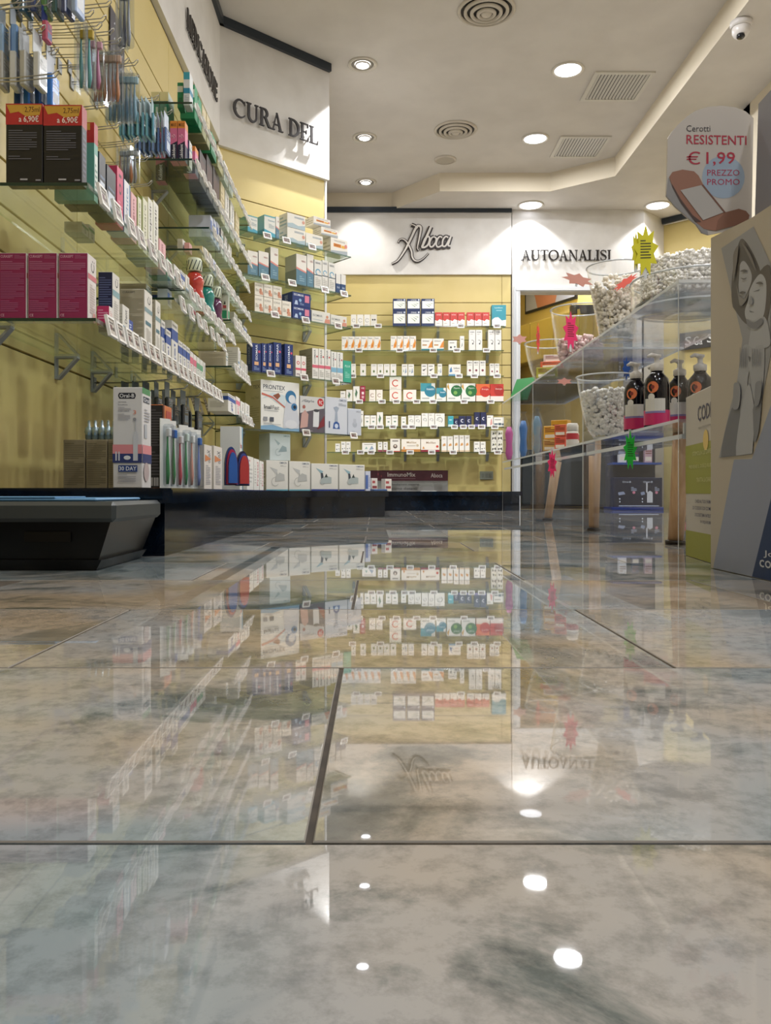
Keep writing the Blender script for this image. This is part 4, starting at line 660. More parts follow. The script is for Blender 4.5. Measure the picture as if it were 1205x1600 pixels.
# ================================================================== LETTERS ON THE FASCIAS
def arc(cx, cy, rx, ry, a0, a1, n=14): return [(cx+rx*math.cos(math.radians(a0+(a1-a0)*i/n)), cy+ry*math.sin(math.radians(a0+(a1-a0)*i/n))) for i in range(n+1)]
T_, t_, sf = .16, .08, .06
def serif(x, y, w=.17): return [(x-w, y), (x+w, y), (x+w, y+sf), (x-w, y+sf)]
def rect(a, b, c, d): return [(a, b), (c, b), (c, d), (a, d)]
def G(ch):
    """serif capital as (polygons, ribbons, advance)"""
    P, R, w = [], [], .7
    stem = lambda x, th=T_: (P.append(rect(x-th/2, 0, x+th/2, 1)), P.append(serif(x, 0)), P.append(serif(x, 1-sf)))
    if ch == 'I': stem(.2); w = .4
    elif ch == 'L': stem(.2); P.append(rect(.2, 0, .66, sf)); P.append([(.60, 0), (.68, 0), (.72, .26), (.68, .26)]); w = .74
    elif ch == 'E': stem(.2); P += [rect(.2, 0, .64, sf), rect(.2, 1-sf, .62, 1), rect(.2, .48, .5, .48+sf), [(.58, 0), (.66, 0), (.69, .24), (.65, .24)], [(.57, 1), (.63, 1), (.63, .78), (.6, .78)], rect(.47, .40, .51, .62)]; w = .72
    elif ch == 'D': stem(.2); pts = [(.2, .97)]+arc(.3, .5, .48, .465, 88, -88)+[(.2, .03)]; R.append((pts, [t_]+[t_+(T_-t_)*max(0, math.cos(math.radians(88-176*i/14))) for i in range(15)]+[t_])); w = .88
    elif ch == 'C': R.append((arc(.47, .5, .40, .47, 42, 322, 20), [.05]+[t_+(T_-t_)*max(0, -math.cos(math.radians(42+14*i))) for i in range(1, 20)]+[.04])); P.append([(.75, .74), (.80, .74), (.80, 1.0), (.76, .96)]); w = .86
    elif ch == 'O': n = 28; R.append(([(.47+.40*math.cos(2*math.pi*i/n), .5+.465*math.sin(2*math.pi*i/n)) for i in range(n)], [t_+(T_-t_)*abs(math.cos(2*math.pi*i/n)) for i in range(n)], True)); w = .94
    elif ch == 'U': P += [rect(.12, .3, .12+T_, 1), serif(.2, 1-sf), serif(.74, 1-sf, .13)]; R.append(([(.74, 1), (.74, .6)]+arc(.47, .34, .27, .31, 0, -180, 12)+[(.2, .4)], [t_, t_]+[t_+(T_-t_)*i/12 for i in range(13)]+[T_])); w = .92
    elif ch == 'R': stem(.2); R.append(([(.2, .97), (.34, .97)]+arc(.36, .74, .22, .23, 90, -90, 10)+[(.2, .51)], [t_, t_]+[t_+(T_-t_)*max(0, math.cos(math.radians(90-18*i))) for i in range(11)]+[t_])); P += [[(.36, .52), (.53, .52), (.84, 0), (.66, 0)], rect(.66, 0, .9, sf)]; w = .86
    elif ch == 'A': P += [[(.11, 0), (.18, 0), (.45, 1), (.40, .98)], [(.62, 0), (.80, 0), (.47, 1), (.38, 1)], rect(.25, .3, .68, .36), serif(.14, 0, .14), serif(.72, 0, .17)]; w = .86
    elif ch == 'T': stem(.38); P[-1] = rect(.3, .99, .31, 1); P += [rect(.03, 1-sf, .73, 1), [(.03, 1), (.1, 1), (.06, .76), (.03, .76)], [(.66, 1), (.73, 1), (.73, .76), (.7, .76)]]; w = .76
    elif ch == 'N': P += [rect(.16, 0, .22, 1), rect(.74, 0, .80, 1), [(.10, 1), (.28, 1), (.80, 0), (.72, 0)], serif(.19, 0, .13), serif(.77, 1-sf, .13), rect(.04, 1-sf, .2, 1)]; w = .94
    elif ch == 'M': P += [rect(.14, 0, .20, 1), rect(.80, 0, .80+T_, 1), [(.10, 1), (.28, 1), (.56, .1), (.50, .0)], [(.84, 1), (.80, 1), (.50, 0), (.54, 0)], serif(.17, 0, .13), serif(.88, 0, .16)]; w = 1.08
    elif ch == 'Z': P += [rect(.06, 1-sf, .66, 1), rect(.06, 0, .68, sf), [(.48, 1), (.66, 1), (.24, 0), (.06, 0)], rect(.06, .76, .1, 1), rect(.64, 0, .68, .24)]; w = .74
    elif ch == 'S':
        pts = [(.56, .78), (.50, .92), (.34, .975), (.18, .93), (.11, .78), (.16, .64), (.34, .53), (.52, .42), (.58, .27), (.52, .10), (.34, .025), (.18, .07), (.10, .24)]
        R.append((pts, [.04, .05, .07, .09, .12, .16, T_, .16, .13, .09, .07, .05, .04])); P += [rect(.55, .72, .59, .98), rect(.07, .02, .11, .30)]; w = .68
    else: w = .42
    return P, R, w
def letters(fr, u0, u1, z0, z1, text, label, col='#241c1c', th=.010, gap=.022, narrow=None):
    tot = sum(G(c)[2] for c in text)+.02; sx = (u1-u0)/tot; sz = z1-z0; e = empty('wall_lettering', fr.P(u0, z0, 0), fr.a); mt = M(col, .35); mb_side = M('#5c5654', .4); x = 0
    for ch in text:
        P, R, w_ = G(ch); m = MB()
        for i, p in enumerate(P): m.prism(p, lambda a, b, d: ((x+a)*sx, d, b*sz), -gap-th-.0003*(i+1), -gap, mt)
        for r in R:
            pts = [((x+a)*sx/sz, b) for a, b in r[0]]; m.ribbon(pts, r[1], lambda a, b, d: (a*sz, d, b*sz), -gap-th, -gap, mt, closed=len(r) > 2)
        if m.v:
            o = m.build('letter', e); s = MB()
            cxm = (x+w_*.35)*sx; s.box(cxm-.003, -gap, sz*.48, cxm+.003, -.0002, sz*.54, M_metal); s.build('standoff', o)
        x += w_
    tag(e, label, 'sign'); return e
CF = CW.off(.03); letters(CF, CF.U(361), CF.U(494), 2.495, 2.61, 'CURA DEL', 'raised dark serif lettering CURA DEL on white angled fascia')
LF = LW.off(.03); letters(LF, LF.U(289), LF.U(336.5), 2.49, 2.60, 'MEDICAZIONE', 'raised dark serif lettering on the left white fascia, seen edge-on', col='#4a4644', th=.008, gap=.006)
AF = Frame(0, 7.99, 0); letters(AF, AF.U(814), AF.U(955), AF.Z(850, 407.6), AF.Z(850, 391.4), 'AUTOANALISI', 'raised dark serif lettering AUTOANALISI on white wall over doorway', col='#1a1414', gap=.012)
# script logo
e = empty('logo_sign', (0, 7.97, 0)); fr = Frame(0, 7.97, 0)
Q = lambda pts: [((540+x/4.635-CX)*7.97/FP, CH+(CY-(330+y/4.635))*7.97/FP) for x, y in pts]
def smooth(p, k=3):
    out = []
    for i in range(len(p)-1):
        p0, p1, p2, p3 = p[max(i-1, 0)], p[i], p[i+1], p[min(i+2, len(p)-1)]
        for j in range(k):
            t = j/k; out.append(tuple(.5*((2*p1[a])+(-p0[a]+p2[a])*t+(2*p0[a]-5*p1[a]+4*p2[a]-p3[a])*t*t+(-p0[a]+3*p1[a]-3*p2[a]+p3[a])*t**3) for a in (0, 1)))
    return out+[p[-1]]
strokes = [[(335, 385), (375, 365), (410, 320), (440, 270), (475, 200), (505, 135), (525, 112), (545, 125), (540, 170), (530, 220), (520, 270), (530, 290)],   # first letter, long tail
           [(382, 232), (392, 212), (415, 208), (440, 225), (462, 260), (478, 300), (482, 335), (500, 362), (530, 365), (565, 345), (600, 308)],                # crossing swash
           [(478, 102), (500, 110), (522, 128)], [(618, 118), (600, 160), (575, 215), (552, 268)], [(556, 255), (575, 205), (600, 190), (608, 210), (595, 250), (570, 268), (550, 268)],
           [(640, 192), (622, 200), (608, 235), (612, 262), (630, 262), (650, 235), (656, 205), (640, 192)], [(698, 198), (682, 190), (664, 210), (655, 245), (665, 265), (684, 262), (700, 250)],
           [(742, 198), (725, 190), (706, 210), (700, 245), (708, 262), (726, 255), (742, 225), (762, 188)], [(762, 188), (750, 225), (742, 255), (758, 258)]]
wd = [20, 15, 10, 20, 16, 15, 15, 15, 15]
for k, (s, w_) in enumerate(zip(strokes, wd)):
    m = MB(); pts = smooth(Q(s)); sc = 7.97/FP/4.635; n = len(pts)
    big = 9 if k < 2 else 16; ww = [(w_+big)*sc*(.5+.5*math.sin(math.pi*(i+1)/(n+1)) if k < 2 else 1) for i in range(n)]
    m.ribbon(pts, ww, lambda a, b, d: (a, d, b), -.022-.0002*k, .0, M('#2c2120', .35)); o = m.build('stroke', e)
    m = MB(); m.ribbon(pts, [max(.006, x-(13 if k < 2 else 20)*sc) for x in ww], lambda a, b, d: (a, d, b), -.030-.0002*k, -.0225, M('#d6d1cb', .4)); m.build('stroke_face', o)
m = MB()
for x, y in ((-.0, 2.47), (.3, 2.55), (.6, 2.52)): m.box(x+.35-.005, .0005, y, x+.35+.005, -.0+.0, y+.01, M_metal)
tag(e, 'raised script logo with dark outline on white back fascia', 'sign')
# ================================================================== LEFT WALL
L30, L25 = LW.off(.30), LW.off(.25); LP, LQ = LW.off(.275), LW.off(.228)
SH = [  # name, z, y0, y1, depth, label
 ('upper near left-wall shelf', .895, 1.94, 2.94, .30), ('upper farther left-wall shelf', .895, 2.95, 3.95, .30), ('lower near left-wall shelf', .587, 2.0, 3.62, .30),
 ('highest far left-wall shelf', 1.725, 3.28, 4.78, .25), ('second far left-wall shelf', 1.499, 3.28, 4.78, .25), ('third far left-wall shelf', 1.335, 3.62, 4.78, .25), ('fourth far left-wall shelf', 1.18, 3.42, 4.78, .25),
 ('middle left-wall shelf', .823, 2.78, 3.78, .30), ('upper corner left-wall shelf', 1.043, 4.17, 4.80, .25), ('middle corner left-wall shelf', .81, 4.19, 4.80, .25), ('lowest corner left-wall shelf', .562, 4.22, 4.78, .28)]
SN = {}
for n, z, a, b, d in SH:
    shelf(LW, a, b, z, d, 'clear glass ' + n, {.895: [2.57, 2.85] if a < 2 else [3.3, 3.7], .587: [2.06, 2.52, 2.84, 3.3]}.get(z, [a+.22*(b-a), a+.78*(b-a)])); SN[n] = z
def nb(Y, p0, p1, yt, z, L, sty, where, z0=None, **kw):
    """box placed by its near face: picture edges at distance Y, length L away from the camera"""
    X0, X1 = (p0-CX)*Y/FP, (p1-CX)*Y/FP; zt = CH+(CY-yt)*Y/FP
    if z == .823: zt = min(zt, .883)
    return carton(LW.off(X1+.98), Y, Y+L, (z if z0 is None else z0)+.0008, zt, X1-X0-.0008, sty, where, **kw)
def run(fr, z, where, items):
    for p0, p1, yt, dep, sty in items: pc(fr, z, p0, p1, yt, dep, sty, where)
n1, n1b, n2 = SH[0][0], SH[1][0], SH[2][0]
nb(1.955, 8.6, 66.5, 162, .895, .034, 'promo', n1, bevel=True); nb(1.955, 67.3, 128, 164, .895, .034, 'promo', n1, bevel=True)
run(LP, .895, n1, [(147, 153, 191, .10, 'promoteal'), (155, 165, 236, .09, 'screen'), (167, 181, 256, .05, 'screen'), (183, 192.5, 258, .06, 'pinkbox'), (194, 203.5, 279, .05, 'bluebox'), (205, 213.5, 299, .06, 'rosebox'), (214.5, 221, 305, .06, 'olive'), (222, 230.5, 306, .06, 'olive'),
    (231.5, 239, 307, .07, 'upright'), (239.6, 247.5, 312, .07, 'upright'), (249, 259, 372, .05, 'rosebox')])
run(LP, .895, n1b, [(260.5, 268, 402, .06, 'greenbox'), (272, 281, 412, .09, 'wht'), (282, 289, 421, .06, 'whtblue'), (290, 296, 428, .06, 'wht')])
# small items hung behind at the wall, on the near shelf
run(LP.off(-.12), .895, n1, [(128, 138, 346, .05, 'whtgreen'), (139, 148, 350, .05, 'whtgreen')])
for a, b in ((-2, 41.5), (43, 89.5), (91, 137.6)): nb(2.012, a, b, 395, .587, .06, 'curamag', n2, bevel=True)
nb(2.09, 151, 170.5, 478, .587, .03, 'magsmall', n2)
nb(2.19, 153, 176, 424.5, .587, .06, 'curanavy', n2, bevel=True)
nb(2.27, 184, 191.5, 475, .587, .06, 'wht', n2)
nb(2.355, 193, 199, 497, .587, .055, 'blusm', n2)
nb(2.50, 186.5, 226.2, 451.5, .587, .085, 'curagrey', n2, bevel=True)
nb(2.62, 236, 243, 468, .587, .06, 'curagrey', n2)
nb(2.73, 238, 252, 499, .587, .05, 'whtblue', n2)
run(LP, .587, n2, [(259.5, 267, 513, .08, 'whtblue'), (268.5, 278, 500, .10, 'whtblue'), (279, 285, 531, .06, 'whtblue'), (285.6, 291, 536, .06, 'whtblue'), (291.6, 296.6, 541, .06, 'whtblue'), (297.2, 302, 548, .06, 'whtpink'), (302.5, 307, 553, .06, 'whtpink'), (307.5, 312, 557, .06, 'whtgreen'), (312.5, 317, 561, .06, 'whtgreen'), (317.4, 321, 565, .06, 'wht')])
n4 = SH[7][0]
nb(2.83, 185, 228, 424, .823, .07, 'curagrey', n4, desc='wide pale carton covered in small print'); nb(2.95, 232, 245, 426, .823, .08, 'whtblue', n4); nb(2.90, 246, 262, 433, .823, .06, 'bluewhite', n4, z0=.823)
run(LP, .823, n4, [(283, 288, 466, .07, 'wht'), (292, 298, 484, .05, 'wht'), (300, 306, 478, .07, 'whtpink'), (312, 318, 497, .06, 'wht')])
# mouthwash bottles
def bottle(x, y, z, h, r, col, label):
    e = empty('mouthwash_bottle', (x, y, z+.0008)); bm = M(col, .12, coat=.4)
    m = MB(); m.lathe([(r*.9, 0), (r, .006), (r, h*.30), (r*.80, h*.42), (r*.86, h*.52), (r*.95, h*.60), (r*.7, h*.72), (r*.45, h*.76)], bm, seg=18); m.build('body', e)
    m = MB(); m.lathe([(r*.72, h*.765), (r*.76, h*.775), (r*.74, h*.96), (r*.62, h)], M('#c8cfb8', .3), seg=18)
    for k in range(12):
        a = k*math.pi/6; m.tube([(r*.755*math.cos(a), r*.755*math.sin(a), h*.78), (r*.755*math.cos(a+.5), r*.755*math.sin(a+.5), h*.95)], .0022, M('#20302c', .4), 4)
    m.build('cap', e); m = MB(); m.lathe([(r*1.012, h*.05), (r*1.012, h*.29)], M('#cdd8d4', .4), seg=18, caps=False); m.build('paper_label', e); tag(e, label, 'bottle')
for px, Y, c, l in ((304, 3.40, '#b0342c', 'red mouthwash bottle with striped cap on left-wall shelf'), (322, 3.65, '#167a72', 'teal mouthwash bottle with striped cap beside the red bottle'), (337, 3.86, '#53214a', 'purple mouthwash bottle with striped cap, last of the bottles')):
    bottle((px-CX)*Y/FP, Y, .895, .235, .042 if px != 337 else .036, c, l)
# far shelves
w1 = SH[3][0]
nb(3.46, 236, 249, 143.5, 1.725, .10, 'tealtop', w1); nb(3.46, 249.4, 263, 143.5, 1.725, .10, 'tealtop', w1)
nb(3.33, 277, 286, 129, 1.725, .05, 'greenwhite', w1); nb(3.31, 286.6, 296.5, 112.5, 1.725, .06, 'tealwhite', w1)
nb(3.40, 290, 297, 131, 1.725, .05, 'greenwhite', w1) if False else None
run(LQ, 1.725, w1, [(304, 309, 132, .06, 'greenwhite'), (310, 315, 150, .06, 'greenwhite'), (316, 322, 162, .08, 'beige'), (323, 328, 176, .08, 'beige'), (330, 338, 205, .06, 'greenwhite'), (340, 348, 226, .06, 'beige'), (350, 356, 250, .05, 'wht'), (358, 364, 270, .05, 'wht')])
w2 = SH[4][0]
nb(3.31, 265.5, 277, 189, 1.499, .05, 'kuki', w2); nb(3.31, 277.6, 289.2, 189, 1.499, .05, 'kuki', w2); nb(3.36, 291, 296, 219, 1.499, .05, 'curanavy', w2, desc='slim navy and white carton')
nb(3.52, 243, 258, 222, 1.499, .05, 'kuki', w2)
run(LQ, 1.499, w2, [(305, 310, 228, .05, 'kuki'), (312, 322, 232, .14, 'darkbox'), (323, 332, 240, .14, 'darkbox'), (333, 343, 258, .14, 'darkbox'), (345, 351, 283, .06, 'beige'), (352, 358, 296, .06, 'wht'), (360, 366, 312, .05, 'wht'), (368, 374, 330, .05, 'beige')])
w3 = SH[5][0]
run(LQ, 1.335, w3, [(329, 333, 336, .1, 'bluewhite'), (334, 338, 341, .1, 'bluewhite'), (339, 343, 346, .1, 'bluewhite'), (345, 349, 356, .08, 'curanavy'), (351, 355, 368, .08, 'wht'), (357, 362, 380, .06, 'wht')])
w4 = SH[6][0]
nb(3.47, 277, 285.5, 373, 1.18, .05, 'wht', w4); nb(3.47, 288, 296, 379, 1.18, .05, 'rosebox', w4)
run(LQ, 1.18, w4, [(316, 321, 384, .07, 'beige'), (322, 326, 388, .07, 'beige'), (327, 331, 394, .07, 'wht'), (333, 338, 404, .06, 'bluewhite'), (340, 345, 415, .06, 'wht'), (347, 352, 425, .06, 'whtblue'), (354, 360, 436, .06, 'wht'), (362, 367, 447, .05, 'whtblue')])
w5, w6, w7 = SH[8][0], SH[9][0], SH[10][0]
nb(4.2, 342, 356.5, 461, 1.043, .04, 'corega', w5); run(LQ, 1.043, w5, [(366, 371, 487, .06, 'wht'), (373, 378, 497, .05, 'wht'), (381, 386, 508, .05, 'whtblue')])
nb(4.22, 310, 353, 549, .81, .06, 'curagrey', w6, desc='wide low carton covered in small print'); nb(4.22, 308, 335, 532.5, .81, .06, 'wht', w6, z0=CH+(CY-549)*4.22/FP+.001); nb(4.34, 354, 372, 542, .81, .05, 'wht', w6)
run(LQ, .81, w6, [(372, 376, 545, .05, 'wht'), (377, 382, 562, .05, 'wht'), (383, 387, 568, .05, 'wht')])
run(LW.off(.26), .562, w7, [(356.5, 368, 614, .10, 'whtblue'), (369, 375, 619, .08, 'whtpink'), (376, 382, 626, .09, 'wht'), (383, 390, 629, .09, 'wht')])
# packs leaning on the lowest corner shelf
def leaning(x, y, z, w_, h, col, tilt, name, label, where=None, rz=0, face='#cfcac2', cat='pack'):
    m = MB(); m.rbox(-w_/2, -.006, 0, w_/2, .006, h, M(col, .4), .001); o = m.build(name); f = MB()
    draw(f, [('r', .1, .1, .9, .9, face), ('l', .2, .2, .8, .7, 4, col)], lambda a, b, d: (a-w_/2, -.006-d, b), w_, h); f.build('printed_front', o)
    o.location = (x, y, z+.003); o.rotation_euler = (0, tilt, rz); tag(o, label, cat, where); return o
for k in range(7):
    leaning(-.95+.030*k, 4.235+.012*k, .562, .012, .135-.004*k, '#5e5850' if k % 2 else '#948c80', -.28, 'slim_pack', 'slim grey pack leaning left', w7, cat='box', face='#a8a094')
# tags along the shelf fronts
for n, fr, a, b, step in ((0, L30, 2.02, 2.90, .11), (1, L30, 3.0, 3.92, .11), (2, L30, 2.08, 3.6, .074), (3, L25, 3.36, 4.75, .115), (4, L25, 3.36, 4.75, .115), (5, L25, 3.7, 4.7, .12), (6, L25, 3.5, 4.75, .12), (7, L30, 2.86, 3.75, .13), (8, L25, 4.24, 4.75, .085), (9, L25, 4.26, 4.75, .085), (10, LW.off(.28), 4.3, 4.7, .1)):
    y = a; k = 0
    while y < b:
        price_tag(fr, y, SH[n][1], SH[n][0], tilt=-.2, w_=.058, h=.054, fill='#b3aaa0'); y += step*(1+.15*math.sin(k*2.3)); k += 1
# ------------------------------------------------------------------ things on the plinth along the left wall
pw = 'near plinth'
nb(2.33, 98.5, 133, 687, ZP, .05, 'brownbox', pw, bevel=True); nb(2.33, 134, 167.5, 687, ZP, .05, 'brownbox', pw, bevel=True); nb(2.33, 168.5, 190, 687, ZP, .05, 'brownbox', pw, bevel=True)
nb(2.15, 176, 222.3, 605, ZP, .085, 'oralb', pw, bevel=True)
nb(2.40, 232, 255, 632, ZP, .10, 'blackorange', pw, bevel=True)
zt = CH+(CY-687)*2.33/FP+.0015
for i, px in enumerate((139, 149, 159.5, 169, 178)):
    m = MB(); g = M('#9fb0b4', .08, .6); m.lathe([(.009, 0), (.010, .004), (.010, .016), (.013, .022), (.010, .034), (.004, .038), (.004, .052), (.002, .056)], g, seg=12); o = m.build('vial'); m = MB(); m.lathe([(.0108, .004), (.0108, .013)], M('#56686c', .3), seg=12, caps=False); m.build('glass_collar', o)
    o.location = ((px-CX)*2.355/FP, 2.355, zt); tag(o, 'tiny silver glass vial', 'vial', 'the brown-grey cartons')
def brush_pack(x, y, z, h, col, head, label, where=None, group=None, hang=False, w_=.042, rz=0, card='#dfe0dc', tilt=0):
    """toothbrush in a clear blister on a card; card in its local xz plane"""
    e = empty('toothbrush_pack', (x, y, z), rz); e.rotation_euler = (0, tilt, rz)
    z0 = -h if hang else 0
    m = MB(); m.box(-w_/2, -.001, z0, w_/2, .001, z0+h, FILM if hang else M(card, .45)); m.build('card', e)
    m = MB(); m.tube([(0, -.010, z0+h*.06), (0, -.012, z0+h*.2), (0, -.010, z0+h*.42), (0, -.010, z0+h*.5), (0, -.010, z0+h*.66), (0, -.010, z0+h*.8)], [.004, .006, .005, .004, .0025, .003], M(col, .3), 8); m.build('brush_handle', e)
    m = MB(); m.rbox(-.006, -.022, z0+h*.74, .006, -.008, z0+h*.86, M(head, .5), .002); m.build('bristle_head', e)
    m = MB(); m.rbox(-w_*.34, -.026, z0+h*.03, w_*.34, -.0015, z0+h*.92, FILM, .005); m.build('clear_blister', e)
    tag(e, label, 'toothbrush', where, group); return e
pts = ((266, '#3c8c54', '#e8e8e8'), (275, '#3c8c54', '#2c6cc0'), (285, '#c84c5c', '#e8e8e8'), (294, '#3c9c64', '#d8e8e0'), (303, '#e0a090', '#e8e8e8'), (314, '#8c9cd8', '#2c6cc0'))
for px, c, hd in pts:
    Y = .60*FP/(CX-px); brush_pack(-.615, Y, ZP+.001, .205 if px != 285 else .19, c, hd, 'clear upright pack with ' + {'#3c8c54': 'green', '#c84c5c': 'red', '#3c9c64': 'mint-green', '#e0a090': 'salmon', '#8c9cd8': 'lilac'}[c] + ' toothbrush', pw, rz=math.radians(60), card='#d9dbd8')
for px, c in ((268, '#3c7c4c'), (284, '#2c5c9c'), (300, '#3c7c4c')):
    Y = .66*FP/(CX-px); st = 'whtgreen' if c == '#3c7c4c' else 'whtblue'; carton(LW.off(.30), Y, Y+.09, ZP+.0008, ZP+.18, .05, st, pw)
run(LW.off(.39), ZP, pw, [(319, 331, 694, .05, 'dentalwhite'), (334, 347, 696, .05, 'dentalwhite')])
run(LW.off(.30), ZP, pw, [(349, 366, 667, .05, 'presteril')]) if False else nb(3.62, 344, 375, 666, ZP, .08, 'presteril', pw)
def rounded_pack(px, Y, w_, h, cols, label):
    e = empty('blister_pack', ((px-CX)*Y/FP, Y, ZP+.001), .5); n = 14
    for i, c in enumerate(cols):
        m = MB(); out = [(w_*(.5*math.cos(math.pi*k/n)), h*(.5+.5*math.sin(math.pi*k/n)) if 0 < k < n else h*.1) for k in range(n+1)]
        out = [(a*(1-.16*i), b*(1-.10*i)+.006*i) for a, b in out]; m.prism(out, lambda u, v, d: (u, d, v), -.012*(i+1), -.012*i, M(c, .3)); m.build('shell' if i == 0 else 'inner_shell', e)
    tag(e, label, 'pack')
rounded_pack(360, 3.35, .055, .175, ('#1f3c78', '#b02c4c', '#2c5ca8'), 'arched blue pack with red band on plinth before blue-corner carton')
rounded_pack(378, 3.50, .06, .165, ('#2c2848', '#3a4c94', '#b83c3c'), 'arched dark pack with red centre on plinth beside the arched blue pack')
run(LW.off(.35), ZP, pw, [(386, 396, 712, .05, 'whitepack'), (397, 405, 716, .05, 'prextal'), (406, 412, 720, .05, 'prextal')])
# ------------------------------------------------------------------ wire hooks with hanging packs
HK = {}
def hook(y, z, L, label_end=True, group='wire hooks on the left wall'):
    k = round(L, 3)
    if k not in HK:
        a = MB(); a.tube([(0, -.008, 0), (L*.5, -.008, .002), (L-.01, -.008, .012), (L, -.006, .022), (L+.002, 0, .026), (L, .006, .022), (L-.01, .008, .012), (L*.5, .008, .002), (0, .008, 0)], .0016, M_metal, 5)
        b = MB(); b.rbox(-.001, -.014, -.02, .004, .014, .02, M_grey, .001); HK[k] = (a, b, [])
    a, b, c = HK[k]
    if not c: o = a.build('wire_hook'); p = b.build('hook_plate', o); c += [o.data, p.data]
    else: o = link(c[0], 'wire_hook'); link(c[1], 'hook_plate', o)
    o.location = (-.9785, y, z); REGH.append((o, y, z)); o['category'] = 'hook'; return o
REGH = []
def hang(y, z, n, L, cols, head, h, label, wl, kind='brush', w_=.045, jit=.0):
    hook(y, z, L); c = cols if isinstance(cols, (list, tuple)) else [cols]
    for i in range(n):
        x = -.98+L-.014-(L-.05)*i/max(n, 6)
        col = c[i % len(c)]
        if kind == 'brush': o = brush_pack(x, y+random.uniform(-.004, .004), z-.008, h, col, head, label, wl, hang=True, rz=math.radians(90)+random.uniform(-.12, .12), w_=w_)
        else:
            e = empty('hanging_pack', (x, y+random.uniform(-.003, .003), z-.008), math.radians(90)+random.uniform(-.12, .12))
            m = MB(); m.box(-w_/2, -.0012, -h*.35, w_/2, .0006, .012, M(head, .4)); m.build('header_card', e)
            m = MB(); m.rbox(-w_/2, -.014, -h, w_/2, .0, -h*.36, M(col, .25, coat=.3), .004); m.build('pouch', e)
            m = MB(); draw(m, [('r', .15, .15, .85, .5, head), ('l', .15, .6, .85, .9, 3, head)], lambda a, b, d: (a-w_/2, -.0142-d, -h+b), w_, h*.62); m.build('printed_front', e)
            tag(e, label, 'pack', wl); o = e
FL = '#c8ccd0'
def hpx(px, yt, yb, n, gap, X, cols, head, label, wl, kind='brush', w_=.045):
    """n packs on one hook; px = picture column of the outermost pack at wall distance X, yt/yb its top and bottom"""
    Y = -X*FP/(CX-px); z = CH+(CY-yt)*Y/FP; h = (yb-yt)*Y/FP; hook(Y, z, X+.98+.018)
    for i in range(n):
        x = X-gap*i; c = cols[i % len(cols)]; y = Y+random.uniform(-.004, .004); rz = math.radians(90)+random.uniform(-.16, .16)
        if kind == 'brush': brush_pack(x, y, z-.004, h, c, head, label, wl, hang=True, rz=rz, w_=w_)
        else:
            e = empty('hanging_pack', (x, y, z-.004), rz)
            m = MB(); m.box(-w_/2, -.0012, -h*.35, w_/2, .0006, .012, M(head, .4)); m.build('header_card', e)
            m = MB(); m.rbox(-w_/2, -gap*.55, -h, w_/2, .0, -h*.34, M(c, .2, coat=.4), .003); m.build('pouch', e)
            m = MB(); draw(m, [('r', .15, .15, .85, .5, head), ('l', .15, .6, .85, .9, 3, head)], lambda a, b, d: (a-w_/2, -gap*.55-d, -h+b), w_, h*.62); m.build('printed_front', e)
            tag(e, label, 'pack', wl)
hpx(118, -80, 25, 7, .026, -.76, ['#8fa4c8', '#22386c', '#1e4a4c', '#3c6c3c', '#22386c', '#2c5c70', '#1e3a3c'], '#c8ccd0', 'dark hanging pack', 'the topmost left hook', 'card', .05)
hpx(70, 18, 66, 1, .026, -.83, ['#b04464'], '#26346c', 'navy and pink hanging pack', 'x', 'card', .03)
hpx(20, 15, 92, 3, .03, -.90, ['#6a93c8', '#8fb0d4'], '#a8b4c0', 'light blue hanging pack', 'the leftmost hook', 'card')
hpx(57, 55, 138, 4, .03, -.84, ['#c4c6c6', '#b0b0ac'], '#b4b8ba', 'pale grey hanging pack', 'the hook above promo cartons', 'card')
hpx(78, 90, 168, 4, .028, -.83, ['#3f7cc8', '#34568c'], '#b8bcc4', 'bright blue hanging pack', 'the hook behind promo cartons', 'card')
hpx(134, 30, 142, 2, .022, -.78, ['#5ca8a4', '#6aa8a0'], '#d8b43c', 'teal-handled hanging toothbrush', 'the first wire hook', 'brush', .04)
hpx(147, 50, 142, 2, .018, -.78, ['#c87c98', '#c48c9c'], '#d8a0b0', 'pink hanging toothbrush', 'the second wire hook', 'brush', .035)
hpx(178, 72, 162, 6, .013, -.78, ['#cc8450', '#c47c50', '#c8906c'], '#d8b49c', 'orange hanging toothbrush', 'the hook beside pink brushes', 'brush', .035)
hpx(205, 106, 192, 7, .013, -.78, ['#7fa8bc', '#8cb4c4', '#6c98b0'], '#a8c8d4', 'pale blue hanging toothbrush', 'the hook before the far shelves', 'brush', .035)
hpx(238, 160, 216, 8, .016, -.78, ['#5f98ae', '#6aa4b4'], '#9fb8c0', 'turquoise hanging flosser pack', 'the hook left of teal cartons', 'card', .06)
hpx(260, 182, 240, 8, .016, -.78, ['#5a74a4', '#6c88b0'], '#b0bccc', 'slate blue hanging flosser pack', 'the hook left of pink cartons', 'card', .06)
hpx(206, 226, 288, 5, .012, -.80, ['#8c8c90', '#c87c4c', '#7c8088'], '#b8bcc0', 'grey and orange hanging brush', 'the hook over the pink carton', 'brush', .03)
hpx(196, -30, 76, 3, .014, -.78, ['#8c94a4', '#44486c', '#9ca0a8'], '#c4c8d0', 'tall clear hanging pack', 'the highest wire hook', 'brush', .035)
for px, py in ((172, 8), (164, 32), (176, 52), (192, 82), (200, 98), (215, 124), (172, 166), (186, 198), (214, 224), (230, 250), (236, 288), (58, 8), (90, 120)):
    Y = .765*FP/(CX-px); hook(Y, CH+(CY-py-6)*Y/FP, .215)
